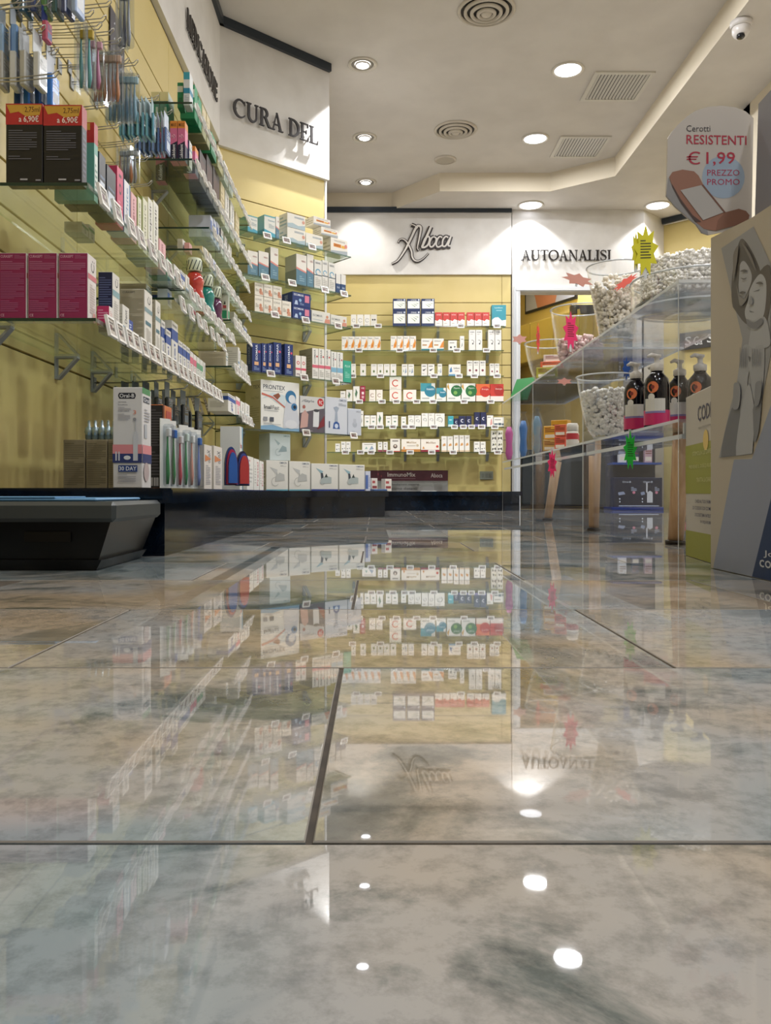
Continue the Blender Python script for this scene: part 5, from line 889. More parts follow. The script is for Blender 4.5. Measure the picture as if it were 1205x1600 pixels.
for y, z, n in ((2.86, .80, 5), (3.1, .78, 5), (3.34, .76, 4)):
    hang(y, .543, n, .27, ['#20262c', '#2c343c', '#4a5458'], '#5c6870', .12, 'dark pack hanging under lower shelf', '%s hook' % {2.86: 'the nearest', 3.1: 'the middle', 3.34: 'the farthest'}[y], 'card', w_=.06)
REGH.sort(key=lambda t: (round(-t[2], 2), t[1]))
e = empty('poster_card', (-.976, 3.02, 1.62)); m = MB(); m.box(0, 0, 0, .003, .17, .34, M('#3b3640', .4)); m.build('card', e)
m = MB()
for k in range(22):
    a, b = (k*37 % 10)/11+.05, (k*53 % 17)/18+.03; m.poly([(.0034, a*.17, b*.34), (.0034, a*.17+.012, b*.34), (.0034, a*.17+.014, b*.34+.012)], M(['#c8ccd4', '#c83c74', '#8c94a4'][k % 3 if b < .4 else 0], .4))
m.build('printed_front', e); tag(e, 'dark speckled card on yellow left wall behind the hooks', 'poster')
# ================================================================== RIGHT SIDE
# ------------------------------------------------------------------ clear acrylic display units
AX0, AX1, AT, AL = .782, 1.162, .708, .350
ys = (2.10, 3.07, 4.04, 5.0); wood = noise_mat('pale_beech_wood', '#c79f78', '#d8b48c', 9, .4, (8, 8, 1))
LEG = [((.942, 2.50), (.938, 2.55), .027), ((.935, 3.47), (.930, 3.47), .024), ((1.06, 4.76), (1.008, 4.76), .026)]
un = ['nearest', 'middle', 'farthest']
for i in range(3):
    a, b = ys[i]+.003, ys[i+1]-.003; e = empty('acrylic_display_unit', (0, 0, 0)); t = .006
    def slab(nm, x0, y0, z0, x1, y1, z1):
        m = MB(); m.box(x0, y0, z0, x1, y1, z1, ACRYL, {'l': ACRYL_EDGE, 'r': ACRYL_EDGE, 'f': ACRYL_EDGE} if z1-z0 < .02 else {'l': ACRYL_EDGE, 't': ACRYL_EDGE, 'b': ACRYL_EDGE}); return m.build(nm, e)
    slab('top', AX0, a, AT-.008, AX1, b, AT); slab('shelf', AX0, a+t, AL-.008, AX1, b-t, AL)
    slab('side_panel', AX0, a, .001, AX1, a+t, AT-.0082); slab('side_panel', AX0, b-t, .001, AX1, b, AT-.0082)
    m = MB(); m.box(AX0+.01, a+t, AL-.05, AX0+.012+.004, b-t, AL-.0385, ACRYL_EDGE); m.box(AX0+.02, a+t+.01, AL-.05, AX0+.05, a+t+.02, AL-.009, M_plastic); m.build('shelf_clip', e)
    (tx, ty), (bx, by), r = LEG[i]; m = MB(); m.tube([(bx, by, .012), ((tx+bx)/2, (ty+by)/2, .17), (tx, ty, AL-.0085)], [r*.86, r*.97, r*1.08], wood, 20); l = m.build('leg', e)
    m = MB(); m.lathe([(r*1.15, .0008), (r*1.15, .012), (r*1.05, .0125)], M('#2a211c', .5), c=(bx, by, 0), seg=20); m.build('foot_pad', l)
    tag(e, 'clear acrylic display unit on wooden leg, ' + un[i] + ' of three', 'display stand')
# bowls
def lumps(cx, cy, z, R, H, n, name, parent=None, size=.016, col='#dcd9d2', flat=False, fill=None):
    m = MB(); mt = M(col, .8, name='cotton_white'); rr = random.Random(n)
    for k in range(n):
        u = rr.random(); a = rr.random()*6.283; zz = rr.random(); Rl = R(zz); r = Rl*math.sqrt(u)*.9 if rr.random() < .45 else Rl*.88
        px, py = cx+r*math.cos(a), cy+r*math.sin(a); top = H*(1-.25*(r/max(Rl, .01))**2) if not flat else H
        pz = z+zz*top; s = size*rr.uniform(.7, 1.2); Rm = Matrix.Rotation(rr.random()*6, 3, 'Z') @ Matrix.Rotation(rr.random()*3, 3, 'X')
        vs = [Vector(v)*s for v in ((.9, 0, 0), (-.9, .1, 0), (0, .8, .1), (.1, -.8, 0), (0, 0, .7), (.1, 0, -.7), (.6, .55, .4), (-.6, -.5, .4))]
        vs = [Rm @ v+Vector((px, py, pz)) for v in vs]
        m.add(vs, [(0, 6, 4), (6, 2, 4), (2, 1, 4), (1, 7, 4), (7, 3, 4), (3, 0, 4), (0, 2, 6), (1, 3, 7), (0, 5, 2), (2, 5, 1), (1, 5, 3), (3, 5, 0)], mt, True)
    return m.build(name, kind='stuff')
def bowl(x, y, z, r0, r1, h, label, seg=40, curve=0):
    n = 8; prof = [(r0+(r1-r0)*((k/n)**(.5 if curve else 1)), h*k/n) for k in range(n+1)]
    e = empty('glass_bowl', (x, y, z+.0008)); m = MB(); m.lathe([(.001, .003)]+[(a, b+.003 if k else b) for k, (a, b) in enumerate(prof)], BOWLG, seg=seg, caps=False); m.lathe([(a-.003, b+.004) for a, b in prof], BOWLG, seg=seg, caps=False); m.build('glass_body', e)
    m = MB(); nn = seg; m.tube([(r1*math.cos(6.2832*k/nn), r1*math.sin(6.2832*k/nn), h+.003) for k in range(nn+1)], .003, ACRYL_EDGE, 6); m.build('rim', e)
    m = MB(); m.lathe([(r0+.001, 0), (r0+.002, .004), (r0-.002, .006)], ACRYL_EDGE, seg=seg, caps=False); m.build('foot_ring', e)
    tag(e, label, 'bowl'); return e
bowl(.962, 2.47, AT, .178, .182, .085, 'wide round clear dish heaped with white cotton on nearest unit')
m = MB(); m.lathe([(.001, 0), (.168, 0), (.170, .012), (.001, .012)], M('#45494e', .35), seg=36); o = m.build('dish_liner', loc=(.962, 2.47, AT+.007)); tag(o, 'dark grey round disc under the heaped cotton', 'tray')
s = lumps(.962, 2.47, AT+.035, lambda t: .165, .135, 3000, 'cotton_balls', size=.010, col='#f6f3ee'); s['label'] = 'heap of loose white cotton in the wide dish'; s['category'] = 'cotton'
bowl(.875, 2.96, AT, .058, .105, .262, 'tall flared clear glass bowl of white sachets, nearest unit end')
s = lumps(.875, 2.96, AT+.025, lambda t: .056+.04*t, .215, 900, 'cotton_pieces', size=.013, col='#f0e8da'); s['label'] = 'loose white cotton pieces in the tall flared bowl'; s['category'] = 'cotton'
bowl(.885, 3.52, AT, .07, .125, .235, 'clear glass bowl of pale packets on middle unit', curve=1)
s = lumps(.885, 3.52, AT+.025, lambda t: .095, .1, 320, 'pale_packets', size=.016, col='#dfc4c0'); s['label'] = 'loose pale pink packets in the middle unit bowl'; s['category'] = 'packets'
bowl(.875, 4.08, AT, .06, .125, .19, 'clear glass bowl holding small cartons on farthest unit', curve=1)
def crate(x, y, z, w_, d, h, rz, c, label, cat='box', rx=0, f=None):
    m = MB(); m.rbox(-w_/2, -d/2, 0, w_/2, d/2, h, M(c, .42), .0015); o = m.build('carton'); o.location = (x, y, z+.001); o.rotation_euler = (rx, 0, rz)
    p = MB(); draw(p, f or [('r', .1, .1, .9, .35, '#e8e0d0'), ('l', .1, .5, .9, .9, 3, '#7c3c2c')], lambda a, b, dd: (a-w_/2, -d/2-dd, b), w_, h); p.build('printed_front', o); tag(o, label, cat); return o
crate(.85, 4.03, AT+.015, .10, .05, .05, -.3, '#a8a43c', 'olive-green small carton lying in the farthest bowl'); crate(.88, 4.05, AT+.068, .11, .05, .03, -.35, '#d8643c', 'orange carton on top of the olive one in the bowl'); crate(.90, 4.11, AT+.1, .10, .05, .04, -.2, '#c9c6be', 'white carton topmost in the farthest bowl')
bowl(.822, 2.895, AL, .045, .105, .215, 'flared clear bowl of white chips on lower acrylic shelf', curve=1)
s = lumps(.822, 2.895, AL+.02, lambda t: .05+.042*math.sqrt(t), .15, 1300, 'white_chips', size=.012, col='#f7f6f3', flat=True); s['label'] = 'loose white chips filling the bowl on the lower shelf'; s['category'] = 'chips'
# pump bottles
def pump(x, y, rz, label):
    e = empty('pump_bottle', (x, y, AL+.0008), rz); r = .0365; h = .165; dk = M('#0a0810', .10); pk = M('#c02c64', .3)
    m = MB(); m.lathe([(r*.94, 0), (r, .004), (r, h*.74), (r*.9, h*.86), (r*.55, h*.95), (r*.42, h)], dk, seg=24); b = m.build('body', e)
    m = MB(); m.lathe([(r*1.012, .006), (r*1.012, h*.30)], pk, seg=24, caps=False); m.build('pink_band', e)
    def curved(u0, u1, z0, z1, col, k):
        mm = MB(); n = 6; A = [u0+(u1-u0)*i/n for i in range(n+1)]; R = r*(1.016+.004*k)
        for i in range(n): mm.poly([(R*math.cos(A[i]), R*math.sin(A[i]), z0), (R*math.cos(A[i+1]), R*math.sin(A[i+1]), z0), (R*math.cos(A[i+1]), R*math.sin(A[i+1]), z1), (R*math.cos(A[i]), R*math.sin(A[i]), z1)], M(col, .4))
        return mm
    def disc_on(a, z, q, col, k):
        mm = MB(); R = r*(1.016+.004*k); n = 14; mm.poly([(R*math.cos(a+q/R*math.cos(t*6.2832/n)), R*math.sin(a+q/R*math.cos(t*6.2832/n)), z+q*math.sin(t*6.2832/n)) for t in range(n)], M(col, .4)); return mm
    c = curved(-2.9, -1.2, .045, h*.5, '#cdcbc4', 1); c2 = curved(-2.9, -1.2, .040, .046, '#8478a8', 2); c3 = disc_on(-2.2, h*.70, .017, '#d8764c', 1); c4 = disc_on(-2.3, h*.53, .010, '#d8d4cc', 1); c5 = disc_on(-2.2, h*.70, .006, '#7c2c2c', 2)
    for mm in (c2, c3, c4, c5): c.add(mm.v, mm.f, mm.mats[0])
    c.build('paper_label', e)
    m = MB(); wp = M('#ccc8c2', .35); m.lathe([(r*.46, h), (r*.52, h+.004), (r*.52, h+.018), (r*.3, h+.022), (r*.2, h+.026), (r*.2, h+.038), (r*.34, h+.042), (r*.34, h+.048), (.001, h+.050)], wp, seg=18, caps=False)
    m.tube([(0, 0, h+.044), (-.018, -.008, h+.047), (-.030, -.013, h+.041)], [.007, .006, .004], wp, 8); m.build('pump_head', e); tag(e, label, 'bottle')
for x, y, l in ((.828, 2.40, 'dark pump bottle with orange flower label, foremost of the row'), (.818, 2.56, 'dark pump bottle beside the bowl of white chips'), (.905, 2.63, 'dark pump bottle behind the foremost two, mostly hidden'), (.932, 2.50, 'dark pump bottle right of the foremost, behind acrylic edge'), (.955, 2.40, 'dark pump bottle rightmost, above the olive-banded carton')): pump(x, y, random.uniform(-.1, .1), l)
crate(.89, 2.93, AL, .07, .05, .05, .1, '#d88c2c', 'orange carton behind the bowl of white chips') if False else None
# cartons and packs on the lower shelf, farther along
crate(.815, 3.74, AL, .07, .06, .05, -.6, '#c9a25c', 'tan and white carton low in the farther stack'); crate(.82, 3.75, AL+.053, .07, .06, .06, -.6, '#e0a83c', 'yellow carton stacked on the tan carton')
crate(.88, 3.86, AL, .08, .05, .15, -.6, '#d8a030', 'tall yellow carton behind the stacked pair'); crate(.822, 3.60, AL, .05, .04, .055, -.5, '#d85c48', 'red-orange carton before the white jars'); crate(.822, 3.60, AL+.057, .05, .04, .05, -.5, '#cf6040', 'red-orange carton stacked on its like')
for i, (x, y, l) in enumerate(((.822, 3.40, 'white lidded jar with red label, nearer one'), (.845, 3.48, 'white lidded jar with red label, farther one'))):
    e = empty('jar', (x, y, AL+.0008)); m = MB(); m.lathe([(.024, 0), (.025, .003), (.025, .06), (.02, .066)], M('#d6d0c6', .4), seg=18); m.build('body', e); m = MB(); m.lathe([(.0225, .0665), (.0225, .095), (.02, .097)], M('#dedad2', .35), seg=18); m.build('lid', e)
    m = MB(); m.lathe([(.0254, .03), (.0254, .055)], M('#b8343c', .4), seg=18, caps=False); m.build('paper_label', e); tag(e, l, 'jar')
for i, (x, y, c, l) in enumerate(((.80, 4.86, '#c85c9c', 'pink clear-bagged pack at the far end of lower shelf'), (.81, 4.45, '#4f80bc', 'blue clear-bagged pack beside the pink one'), (.86, 4.30, '#3c74c0', 'deep blue clear-bagged pack before farthest unit'), (.83, 4.18, '#9cc4d8', 'pale blue clear-bagged pack nearest of the bagged ones'))):
    e = empty('bagged_pack', (x, y, AL+.001), .2*i); m = MB(); m.lathe([(.012, .005), (.022, .04), (.018, .1), (.024, .16), (.012, .2)], M(c, .4), seg=12, sy=.6); m.build('contents', e)
    m = MB(); m.lathe([(.03, 0), (.034, .05), (.034, .17), (.02, .215), (.008, .235), (.02, .25)], FILM, seg=14, sy=.6, caps=False); m.build('clear_bag', e); tag(e, l, 'pack')
# green folder on the far end
m = MB(); m.rbox(-.07, -.004, 0, .07, .004, .16, M('#1f7a3c', .3), .001); o = m.build('folder', loc=(.86, 4.9, AT+.002)); o.rotation_euler = (math.radians(-28), 0, math.radians(-50)); tag(o, 'green folder leaning on the far end of the acrylic top', 'folder')
# fluorescent star tags
def star(px, py, w_, h, Y, col, label, rz=0, rx=0, n=12, lines=True, ry=0, up=False):
    e = empty('star_tag', ((px-CX)*Y/FP, Y, CH+(CY-py)*Y/FP)); e.rotation_euler = (rx, ry, rz)
    W, H = w_*Y/FP/2, h*Y/FP/2; pts = []
    for k in range(2*n):
        a = math.pi*k/n+math.pi/2; f = 1 if k % 2 == 0 else .62; pts.append((W*f*math.cos(a), H*f*math.sin(a)))
    m = MB(); m.prism(pts, lambda u, v, d: (u, d, v), -.0008, .0008, M(col, .6)); m.build('card', e)
    m = MB(); m.box(-.004, .0009, -H*1.05 if not up else 0, .004, .003, 0 if not up else H*1.08, ACRYL_EDGE); m.build('clear_holder', e)
    if lines:
        m = MB(); draw(m, [('l', .3, .34, .7, .72, 7, '#4a4a20' if col == '#cfc81e' else '#7c1c2c' if col != '#20c83c' else '#105c1c')], lambda a, b, d: (a-W, -.0008-d, b-H), 2*W, 2*H); m.build('handwriting', e)
    tag(e, label, 'price star'); return e
star(1009, 392, 40, 82, 2.27, '#cfc81e', 'yellow star-edged tag on the wide dish of cotton', rz=-.1, n=9)
star(994, 392, 16, 62, 2.275, '#c8c020', 'narrow folded half of the yellow star tag', rz=.3, n=9, lines=False)
star(892, 517, 27, 62, 3.40, '#e02868', 'pink star-edged tag upright on middle glass bowl', rz=.2, n=9); star(841, 528, 13, 48, 3.94, '#d83c34', 'narrow red star-edged tag on farthest glass bowl', rz=.9, n=9)
star(903, 437, 52, 20, 2.93, '#d89a8c', 'salmon tag sticking out left of the tall flared bowl', ry=.25, n=7, lines=False); star(978, 441, 48, 13, 2.84, '#f06a5c', 'bright coral tag slanting across the tall flared bowl', ry=-.6, n=9, lines=False)
star(812, 530, 26, 16, 3.98, '#d8a098', 'pale salmon tag left of the farthest bowl', n=6, lines=False); star(979, 576, 13, 38, 2.80, '#1f4fa0', 'small blue spiky tag above the white chips', n=8, lines=False)
star(985, 704, 24, 62, 2.08*1.2, '#20c83c', 'bright green spiky tag hanging below the lower shelf', up=True, n=9, rz=.2); star(863, 725, 17, 46, 3.52, '#f0306c', 'bright pink spiky tag hanging before a wooden leg', up=True, n=9, rz=.3); star(882, 596, 26, 12, 2.80, '#d8988c', 'salmon tag left of the lower bowl of chips', n=6, lines=False)
# ------------------------------------------------------------------ olive and white floor carton
fr = Frame(.795, 2.09, -97.9); e = empty('floor_carton', (fr.o[0], fr.o[1], .001), fr.a); W, Hc = .34, .402
m = MB(); m.rbox(0, 0, 0, W, .22, Hc, M('#b5aea2', .5), .0015); m.build('body', e)
m = MB(); draw(m, [('r', 0, .0, 1, .16, '#8f9022'), ('r', 0, .39, 1, .69, '#8f9022'), ('T', .36, .82, .86, .91, 'CODEX', '#2b2646'), ('t', .38, .77, .8, .79, 'saccharomyces', '#8c877c'), ('c', .58, .70, .07, '#d8b860'),
    ('t', .22, .62, .78, .645, 'STIMOLA LE DIFESE', '#c9c88c'), ('t', .12, .54, .82, .565, 'PREVIENE IL DISEQUILIBRIO', '#c9c88c'), ('t', .34, .46, .8, .485, 'TRATTA LA DIARREA', '#c9c88c'), ('T', .30, .335, .85, .355, 'CHIEDI AL TUO FARMACISTA', '#2b2646'), ('T', .24, .295, .9, .315, 'DI CODEX E DI COME AIUTA', '#2b2646'), ('T', .30, .255, .85, .275, "L'ECOSISTEMA INTESTINALE", '#2b2646'), ('T', .46, .215, .8, .235, 'IN EQUILIBRIO', '#2b2646')],
    lambda a, b, d: (a, -d-.0001, b), W, Hc); m.build('printed_front', e); tag(e, 'low white and olive-banded cardboard display carton on floor', 'display box')
# ------------------------------------------------------------------ tall cardboard display with photograph
SX = .715; fr = Frame(SX, 1.74, -90); e = empty('cardboard_display', (SX, 1.74, .001), fr.a); L, H = .75, .725; bs = M('#b0a696', .5)
m = MB(); m.prism([(0, 0), (L, 0), (L, .66), (.19, .68), (0, .70)], lambda u, v, d: (u, d, v), 0, .34, bs); m.build('body', e)
def PP(pts): return [((SXF(px)), (CH+(CY-py)*(1.74-SXF(px))/FP)-.001) for px, py in pts]
def SXF(px): return 1.74-SX*FP/(px-CX)
C4 = lambda pts: [(1040+x/3.636, 480+y/3.636) for x, y in pts]; C3 = lambda pts: [(960+x/4.444, 120+y/4.444) for x, y in pts]
m = MB(); N = [0]
def face(pts, col, ext=None):
    if len(N) > 0 and N[0] > 4: pts = smooth([pts[-1]]+list(pts)+[pts[0]], 4)[4:-4]
    N[0] += 1; p = PP(pts)+(ext or []); m.poly([(u, -.00012*N[0], v) for u, v in p], M(col, .5))
base_z = .0005
m.poly([(u, -.0001, v) for u, v in [(.012, base_z), (.112, .225), (.189, .223), (.264, .317), (.45, .55), (L, .6), (L, base_z)]], M('#8c92a4', .5)); N[0] = 1
m.build('side_panel_blue', e); m = MB()
m.poly([(u, -.0003, v) for u, v in [(.19, base_z), (.264, .148), (.4, .4), (L, .48), (L, base_z)]], M('#16305c', .45)); m.build('side_panel_navy', e); m = MB(); N[0] = 4
face([(1127.6, 388), (1178, 354), (1205, 412), (1205, 554), (1175, 710), (1124, 715), (1142, 635), (1152, 600), (1161, 530), (1149, 480)], '#8f8f92')
face([(1146, 480), (1144, 440), (1150, 400), (1158, 374), (1168, 380), (1182, 405), (1190, 432), (1184, 470), (1172, 505), (1160, 500)], '#55504c')
face([(1157, 415), (1164, 408), (1174, 424), (1175, 440), (1166, 462), (1158, 474), (1155, 445)], '#a0a0a4'); face([(1186, 430), (1204, 415), (1205, 470), (1199, 505), (1194, 520), (1190, 470)], '#57504a')
face([(1172, 455), (1180, 438), (1190, 428), (1198, 440), (1198, 470), (1193, 496), (1180, 506), (1168, 500), (1165, 486), (1170, 470)], '#a8a9ad'); face([(1172, 485), (1180, 488), (1173, 488)], '#77777a'); face([(1178, 456), (1188, 452), (1186, 455)], '#6c6c70')
face([(1176, 505), (1196, 495), (1204, 520), (1204, 540), (1186, 545), (1170, 545)], '#a3a4a8'); face([(1160, 548), (1168, 538), (1178, 545), (1186, 540), (1196, 545), (1194, 600), (1188, 640), (1178, 620), (1172, 580), (1164, 640), (1150, 640), (1154, 590)], '#9c9da1')
face([(1171, 556), (1173, 566), (1175, 558)], '#5f5f62'); face([(1128, 714), (1144, 640), (1158, 636), (1152, 712)], '#6c6d71'); face([(1152, 712), (1160, 640), (1172, 600), (1180, 640), (1178, 700), (1174, 709)], '#a2a3a7'); face([(1178, 640), (1192, 610), (1188, 670), (1180, 690)], '#77787c')
for a in ([(1158, 424), (1165, 421), (1170, 424), (1164, 425)], [(1159, 434), (1164, 437), (1169, 434), (1164, 435)], [(1157, 458), (1162, 455), (1167, 457), (1162, 460)], [(1183, 443), (1190, 440), (1195, 444), (1189, 444)]): face(a, '#5c5854')
face([(1153, 446), (1158, 462), (1166, 466), (1172, 455), (1168, 470), (1158, 477)], '#7c7875'); face([(1168, 498), (1180, 504), (1192, 497), (1194, 505), (1182, 514), (1170, 508)], '#77777b')
face([(1176, 462), (1172, 474), (1177, 476), (1179, 470)], '#8e8f93'); face([(1148, 400), (1156, 384), (1154, 410), (1148, 440)], '#6e6863'); face([(1162, 380), (1176, 398), (1184, 424), (1176, 408)], '#6e6863')
for i in range(4):
    x = 1159+i*3.2; face([(x, 546), (x+.9, 545), (x+.3, 572), (x-.7, 572)], '#6d6d71'); x = 1178+i*4; face([(x, 548), (x+.9, 547), (x+.8, 570), (x-.2, 570)], '#6d6d71')
face([(1150, 600), (1160, 604), (1158, 636), (1148, 636)], '#88898d'); face([(1184, 600), (1194, 598), (1190, 630), (1182, 632)], '#818286')
m.build('printed_photo', e)
m = MB(); vs, fs, a_ = text_geo('con', True); u0, u1, z0, z1 = .222, .29, .022, .036
m.add([(u0+(u1-u0)*x, -.0012, z0+(z1-z0)*y) for x, y in vs], fs, M('#c8ccd4', .5)); vs, fs, a_ = text_geo('Jo', True); m.add([(u0+.016+.04*x, -.0012, z1+.004+.014*y) for x, y in vs], fs, M('#c8ccd4', .5)); m.build('lettering', e)
m = MB(); m.prism([(-.02, .70), (.0, .985), (.3, 1.0), (.6, 1.0), (.6, .64), (.3, .64), (.0, .64)], lambda u, v, d: (u, d, v), .101, .104, M('#85848c', .5)); m.build('side_header', e)
tag(e, 'tall cardboard display with grey photograph and navy corner at right edge', 'display')
# header card of the display
Y = 1.765; T3 = lambda pts: [((px-CX)*Y/FP, CH+(CY-py)*Y/FP) for px, py in C3(pts)]
e = empty('promo_sign', (0, Y, 0)); sg = M('#b7b0a8', .5)
out = [(370, 430), (400, 380), (440, 335), (500, 280), (560, 240), (640, 213), (740, 203), (840, 215), (910, 243), (965, 290), (958, 660), (952, 978), (870, 1035), (760, 1078), (650, 1100), (605, 1085), (562, 1025), (500, 975), (420, 905), (358, 830)]
m = MB(); m.prism(T3(out)[::-1], lambda u, v, d: (u, d, v), -.002, .002, sg); m.build('card', e)
m = MB()
def flat(pts, col, k): m.poly([(u, -.002-.0003*k, v) for u, v in T3(pts)], M(col, .5))
flat([(755+148*math.cos(a*.2618), 700+148*math.sin(a*.2618)) for a in range(24)], '#93a3b4', 1)
Ls = [('t', 498, 340, 664, 384, 'Cerotti', '#3a3638'), ('T', 498, 405, 915, 470, 'RESISTENTI', '#a4283c'), ('t', 498, 522, 595, 612, '€', '#a4283c'), ('T', 636, 525, 836, 622, '1,99', '#a4283c'), ('t', 642, 648, 866, 690, 'PREZZO', '#a0304c'), ('t', 642, 712, 868, 754, 'PROMO', '#a0304c')]
m.build('blue_disc', e); m = MB()
for k, x0, y0, x1, y1, s, c in Ls:
    vs, fs, _ = text_geo(s, k == 'T'); m.add([(u, -.0026, v) for u, v in T3([(x0+(x1-x0)*a, y1-(y1-y0)*b+(a*8 if s == 'RESISTENTI' else 0)) for a, b in vs])], fs, M(c, .5))
m.build('lettering', e)
m = MB(); br = '#8f6552'
flat([(372, 700), (358, 830), (420, 905), (500, 975), (562, 1025), (605, 1085), (650, 1100), (640, 1060), (560, 1000), (470, 890), (410, 790)], '#8d8b8a', 3)
flat([(378, 700), (400, 665), (470, 648), (550, 660), (582, 690), (625, 775), (765, 945), (860, 920), (910, 935), (935, 965), (928, 992), (880, 1025), (700, 1072), (620, 1060), (560, 1010), (460, 880), (400, 770)], br, 4)
flat([(765, 945), (860, 920), (910, 935), (935, 965), (928, 992), (880, 1025), (700, 1072), (715, 1000)], '#7c5644', 5)
flat([(395, 745), (455, 850), (540, 965), (600, 1010), (560, 1012), (460, 882), (402, 772)], '#4c3a34', 6)
flat([(455, 792), (600, 757), (755, 945), (612, 1000)], '#a9a5a0', 7); flat([(600, 757), (612, 752), (768, 945), (755, 948)], '#6c4a3c', 8); m.build('plaster_picture', e)
tag(e, 'arched cardboard promo sign with plaster picture and red price', 'sign')
# ------------------------------------------------------------------ beyond: doorway room and far right
e = empty('base_cabinet', (0, 0, 0)); dkc = M('#0e1a20', .25); m = MB(); m.rbox(1.50, 8.35, .02, 2.56, 8.75, .60, dkc, .003); m.build('body', e)
for k in range(3): m = MB(); m.rbox(1.51+.35*k, 8.335, .04, 1.85+.35*k, 8.348, .58, M('#12222a', .2), .002); m.build('door', e)
tag(e, 'low dark glossy cabinet beyond the doorway', 'cabinet')
EW = Frame(1.7, 10.5, math.degrees(math.atan2(-1.75, .9)))
def EU(px): return EW.off(.02).U(px)
fr = EW.off(.03); e = empty('beauty_poster', fr.P(0), fr.a); e.location = fr.P(fr.U(822)); uu = lambda px: fr.U(px)-fr.U(822)
u1 = uu(898); Yb = fr.Y(fr.U(822)); zb = CH+(770-487)*Yb/FP; zt = zb+.5
m = MB(); m.box(-.02, 0, zb-.03, u1+.03, .02, zt, M('#15161a', .3)); m.build('frame', e)
m = MB(); W = u1; Hh = zt-zb-.02
draw(m, [('r', 0, 0, 1, 1, '#a9adc0'), ('p', [(.25, .0), (.62, .0), (.66, .2), (.86, .45), (.82, 1), (.2, 1), (.12, .55), (.2, .3)], '#b87c60'), ('c', .5, .62, .30, '#c48a6c'), ('p', [(.36, .52), (.5, .58), (.64, .52), (.5, .45)], '#a8485c'), ('p', [(.8, .25), (.98, .2), (.98, .8), (.86, .8)], '#c89a80'), ('p', [(.9, .3), (.93, .3), (.95, .8), (.92, .8)], '#8a5c48')], lambda a, b, d: (a, -.0005-d, zb+b), W, Hh); m.build('printed_face', e)
tag(e, 'framed poster of lower face and hand seen through doorway', 'poster')
e = empty('wall_cupboard', EW.P(EU(815)), EW.a); uu = lambda px: EU(px)-EU(815); m = MB(); z0 = 1.72; m.rbox(0, -.20, z0, uu(925), -.002, 2.18, M('#b9a75c', .4), .003); m.build('body', e)
for k in range(3):
    a = uu(925)/3; m = MB(); m.rbox(a*k+.004, -.215, z0+.005, a*(k+1)-.004, -.202, 2.175, M('#cbb868', .35), .002); m.build('door', e)
tag(e, 'yellow wall cupboard below the poster beyond the doorway', 'cupboard')
m = MB(); m.rbox(0, 0, 0, .25, .1, .1, M('#101114', .3), .002); m.rbox(.02, -.003, .02, .23, .0, .08, M('#1c1e24', .2), .001); o = m.build('black_box', loc=((897-CX)*8.9/FP, 9.0, CH+(770-487)*8.9/FP)); o.rotation_euler = (0, 0, 0); tag(o, 'black box-shaped unit high up beyond the doorway', 'box')
# blue floor display
e = empty('floor_display', (0, 0, 0)); X0, X1 = (958-CX)*7.55/FP, (1035-CX)*7.55/FP; nav = M('#0d1a3c', .3); m = MB()
m.rbox(X0, 7.55, .03, X1, 7.8, .30, nav, .003); m.build('lower_body', e); m = MB(); m.rbox(X0-.01, 7.54, .001, X1+.01, 7.82, .028, M('#14307c', .3), .002); m.build('base', e)
m = MB(); m.rbox(X0, 7.74, .301, X1, 7.8, .95, nav, .002); m.rbox(X0, 7.56, .42, X1, 7.739, .44, M('#20448c', .3), .001); m.rbox(X0, 7.56, .66, X1, 7.739, .68, M('#20448c', .3), .001); m.build('rack', e)
m = MB(); draw(m, [('r', .02, .06, .5, .94, '#0a1430'), ('r', .52, .06, .98, .94, '#0a1430'), ('r', .1, .02, .95, .05, '#b8c4dc'), ('T', .18, .84, .36, .9, 'Oral-B', '#c8d0e0'), ('T', .62, .84, .82, .9, 'Oral-B', '#c8d0e0'), ('p', [(.7, .15), (.82, .15), (.82, .5), (.76, .56), (.7, .5)], '#c8ccd4'), ('r', .68, .5, .71, .85, '#c8ccd4'), ('p', [(.1, .4), (.24, .44), (.2, .54), (.08, .5)], '#8c98b4'), ('p', [(.58, .4), (.66, .44), (.64, .54), (.56, .5)], '#8c98b4'), ('c', .42, .5, .05, '#c87c94'), ('c', .9, .5, .05, '#c87c94'), ('l', .36, .55, .48, .7, 3, '#a8b4cc'), ('l', .86, .55, .96, .7, 3, '#a8b4cc'), ('c', .12, .28, .025, '#d0d8e8'), ('c', .6, .28, .025, '#d0d8e8'), ('c', .12, .18, .025, '#d0d8e8'), ('c', .6, .18, .025, '#d0d8e8')], lambda a, b, d: (X0+.01+a, 7.55-d-.0003, .03+b), X1-X0-.02, .265); m.build('printed_front', e)
tag(e, 'dark blue cardboard floor display with toothbrush pictures behind acrylic units', 'display')
for i, (px, z) in enumerate(((972, .4408), (992, .4408), (1012, .4408))): crate((px-CX)*7.64/FP, 7.64, z, .07, .05, .15, 0, ['#dfe0e4', '#1c2c5c', '#c8a8b4'][i], ['white small carton left on the blue floor display', 'navy small carton middle on the blue floor display', 'pale pink small carton right on the blue floor display'][i])
e = empty('low_cabinet', (2.72, 7.9, 0)); m = MB(); m.rbox(0, 0, .001, 1.1, .16, .85, M('#0f1214', .35), .003); m.build('body', e); m = MB(); m.rbox(.06, -.012, .12, .5, -.001, .2, M('#9c2430', .4), .001); m.rbox(.06, -.012, .55, .5, -.001, .6, M('#1c5c34', .4), .001); m.build('price_strip', e); e.rotation_euler = (0, 0, math.radians(-45)); e.location = (2.90, 7.88, 0); tag(e, 'low black cabinet with red and green strips in far right corner', 'cabinet')
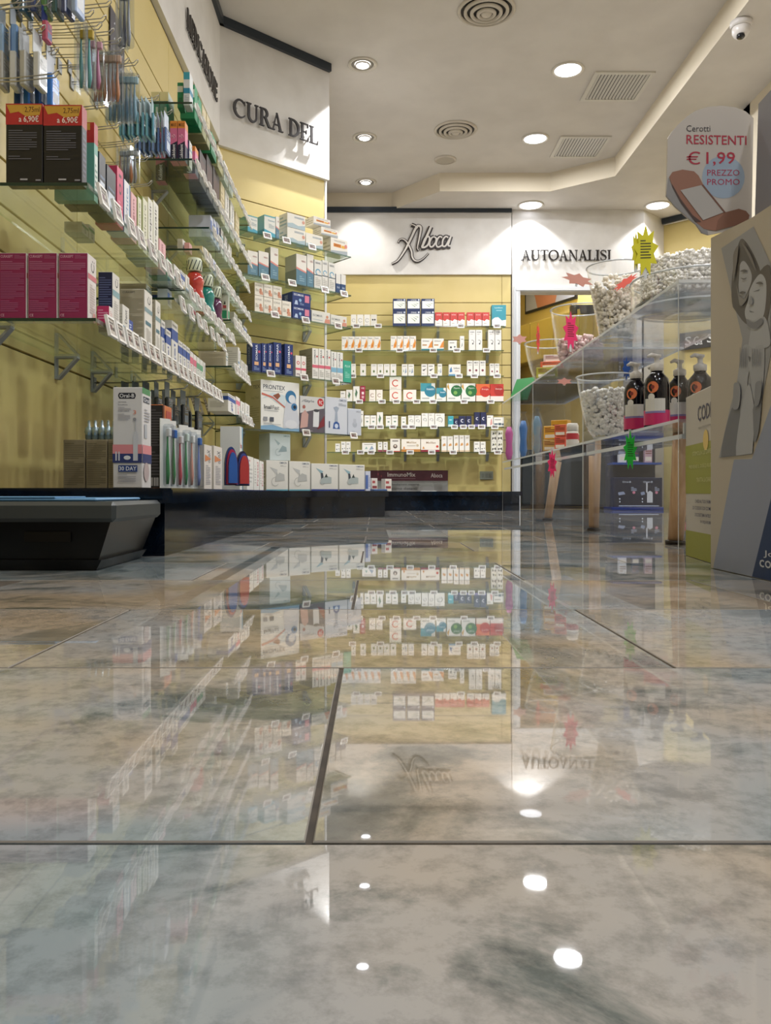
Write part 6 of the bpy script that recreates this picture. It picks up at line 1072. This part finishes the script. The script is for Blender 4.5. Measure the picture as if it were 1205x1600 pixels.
fr = FW.off(.02); e = empty('script_panel', fr.P(fr.U(1062)), fr.a); uu = fr.U(1150)-fr.U(1062); m = MB(); z0 = CH+(770-548)*fr.Y(fr.U(1062))/FP; m.box(0, 0, z0, uu, .012, z0+.17, M('#101012', .35)); m.build('board', e)
m = MB(); draw(m, [('T', .1, .25, .22, .75, 'S', '#d8d8d4'), ('t', .26, .2, .42, .7, 'Ga', '#d8d8d4'), ('T', .5, .25, .62, .75, 'S', '#d8d8d4'), ('t', .66, .2, .82, .7, 'Ga', '#d8d8d4')], lambda a, b, d: (a, -.0004-d, z0+b), uu, .17); m.build('lettering', e); tag(e, 'black panel with white looping letters on far right yellow wall', 'sign')
e = empty('dark_display_case', fr.P(.9, 0, -.06), fr.a); m = MB(); m.prism([(0, .9), (.45, .9), (.45, 1.35), (.3, 1.35), (.0, 1.05)], lambda u, v, d: (u, d, v), -.2, 0, M('#14181a', .3)); m.build('case', e); m = MB(); m.prism([(.02, .89), (.44, .89), (.44, .86), (.02, .86)], lambda u, v, d: (u, d, v), -.2, 0, M('#3f6a62', .3)); m.build('ledge', e); tag(e, 'dark slanted display case below black panel at far right', 'display case')
# ================================================================== LABELS THAT SINGLE EACH THING OUT
from collections import defaultdict
bpy.context.view_layer.update()
D = defaultdict(list)
for o, d, wh, g in REG: D[(d, wh)].append((o, g))
WL = {'x': 'hanging alone above the promotional cartons'}
for (d, wh), L_ in D.items():
    def key(t):
        p = t[0].matrix_world.translation; return ((p.x/max(p.y, .1)), p.z)
    L_.sort(key=key); n = len(L_)
    prep = 'on the ' if not wh.startswith(('the ', 'x')) else 'on '
    for i, (o, g) in enumerate(L_):
        if wh == 'x': lab = d+' '+WL['x']
        elif n == 1: lab = f'{d} {prep}{wh}'
        else: lab = f'{d}, {ORD[i+1] if i+1 < len(ORD) else "last"} from left {prep}{wh}'
        import re as _re
        if len(_re.findall(r"[A-Za-z0-9']+", lab)) > 16: print('LONG', lab)
        o['label'] = lab
        if n > 1: o['group'] = (g or (d+'s '+prep+wh))[:80]
hs = [t[0] for t in REGH]
for i, o in enumerate(hs):
    o['label'] = f'chromed double-wire display hook, {ORD[i+1]} from the top on left wall'; o['group'] = 'wire hooks on the left wall'
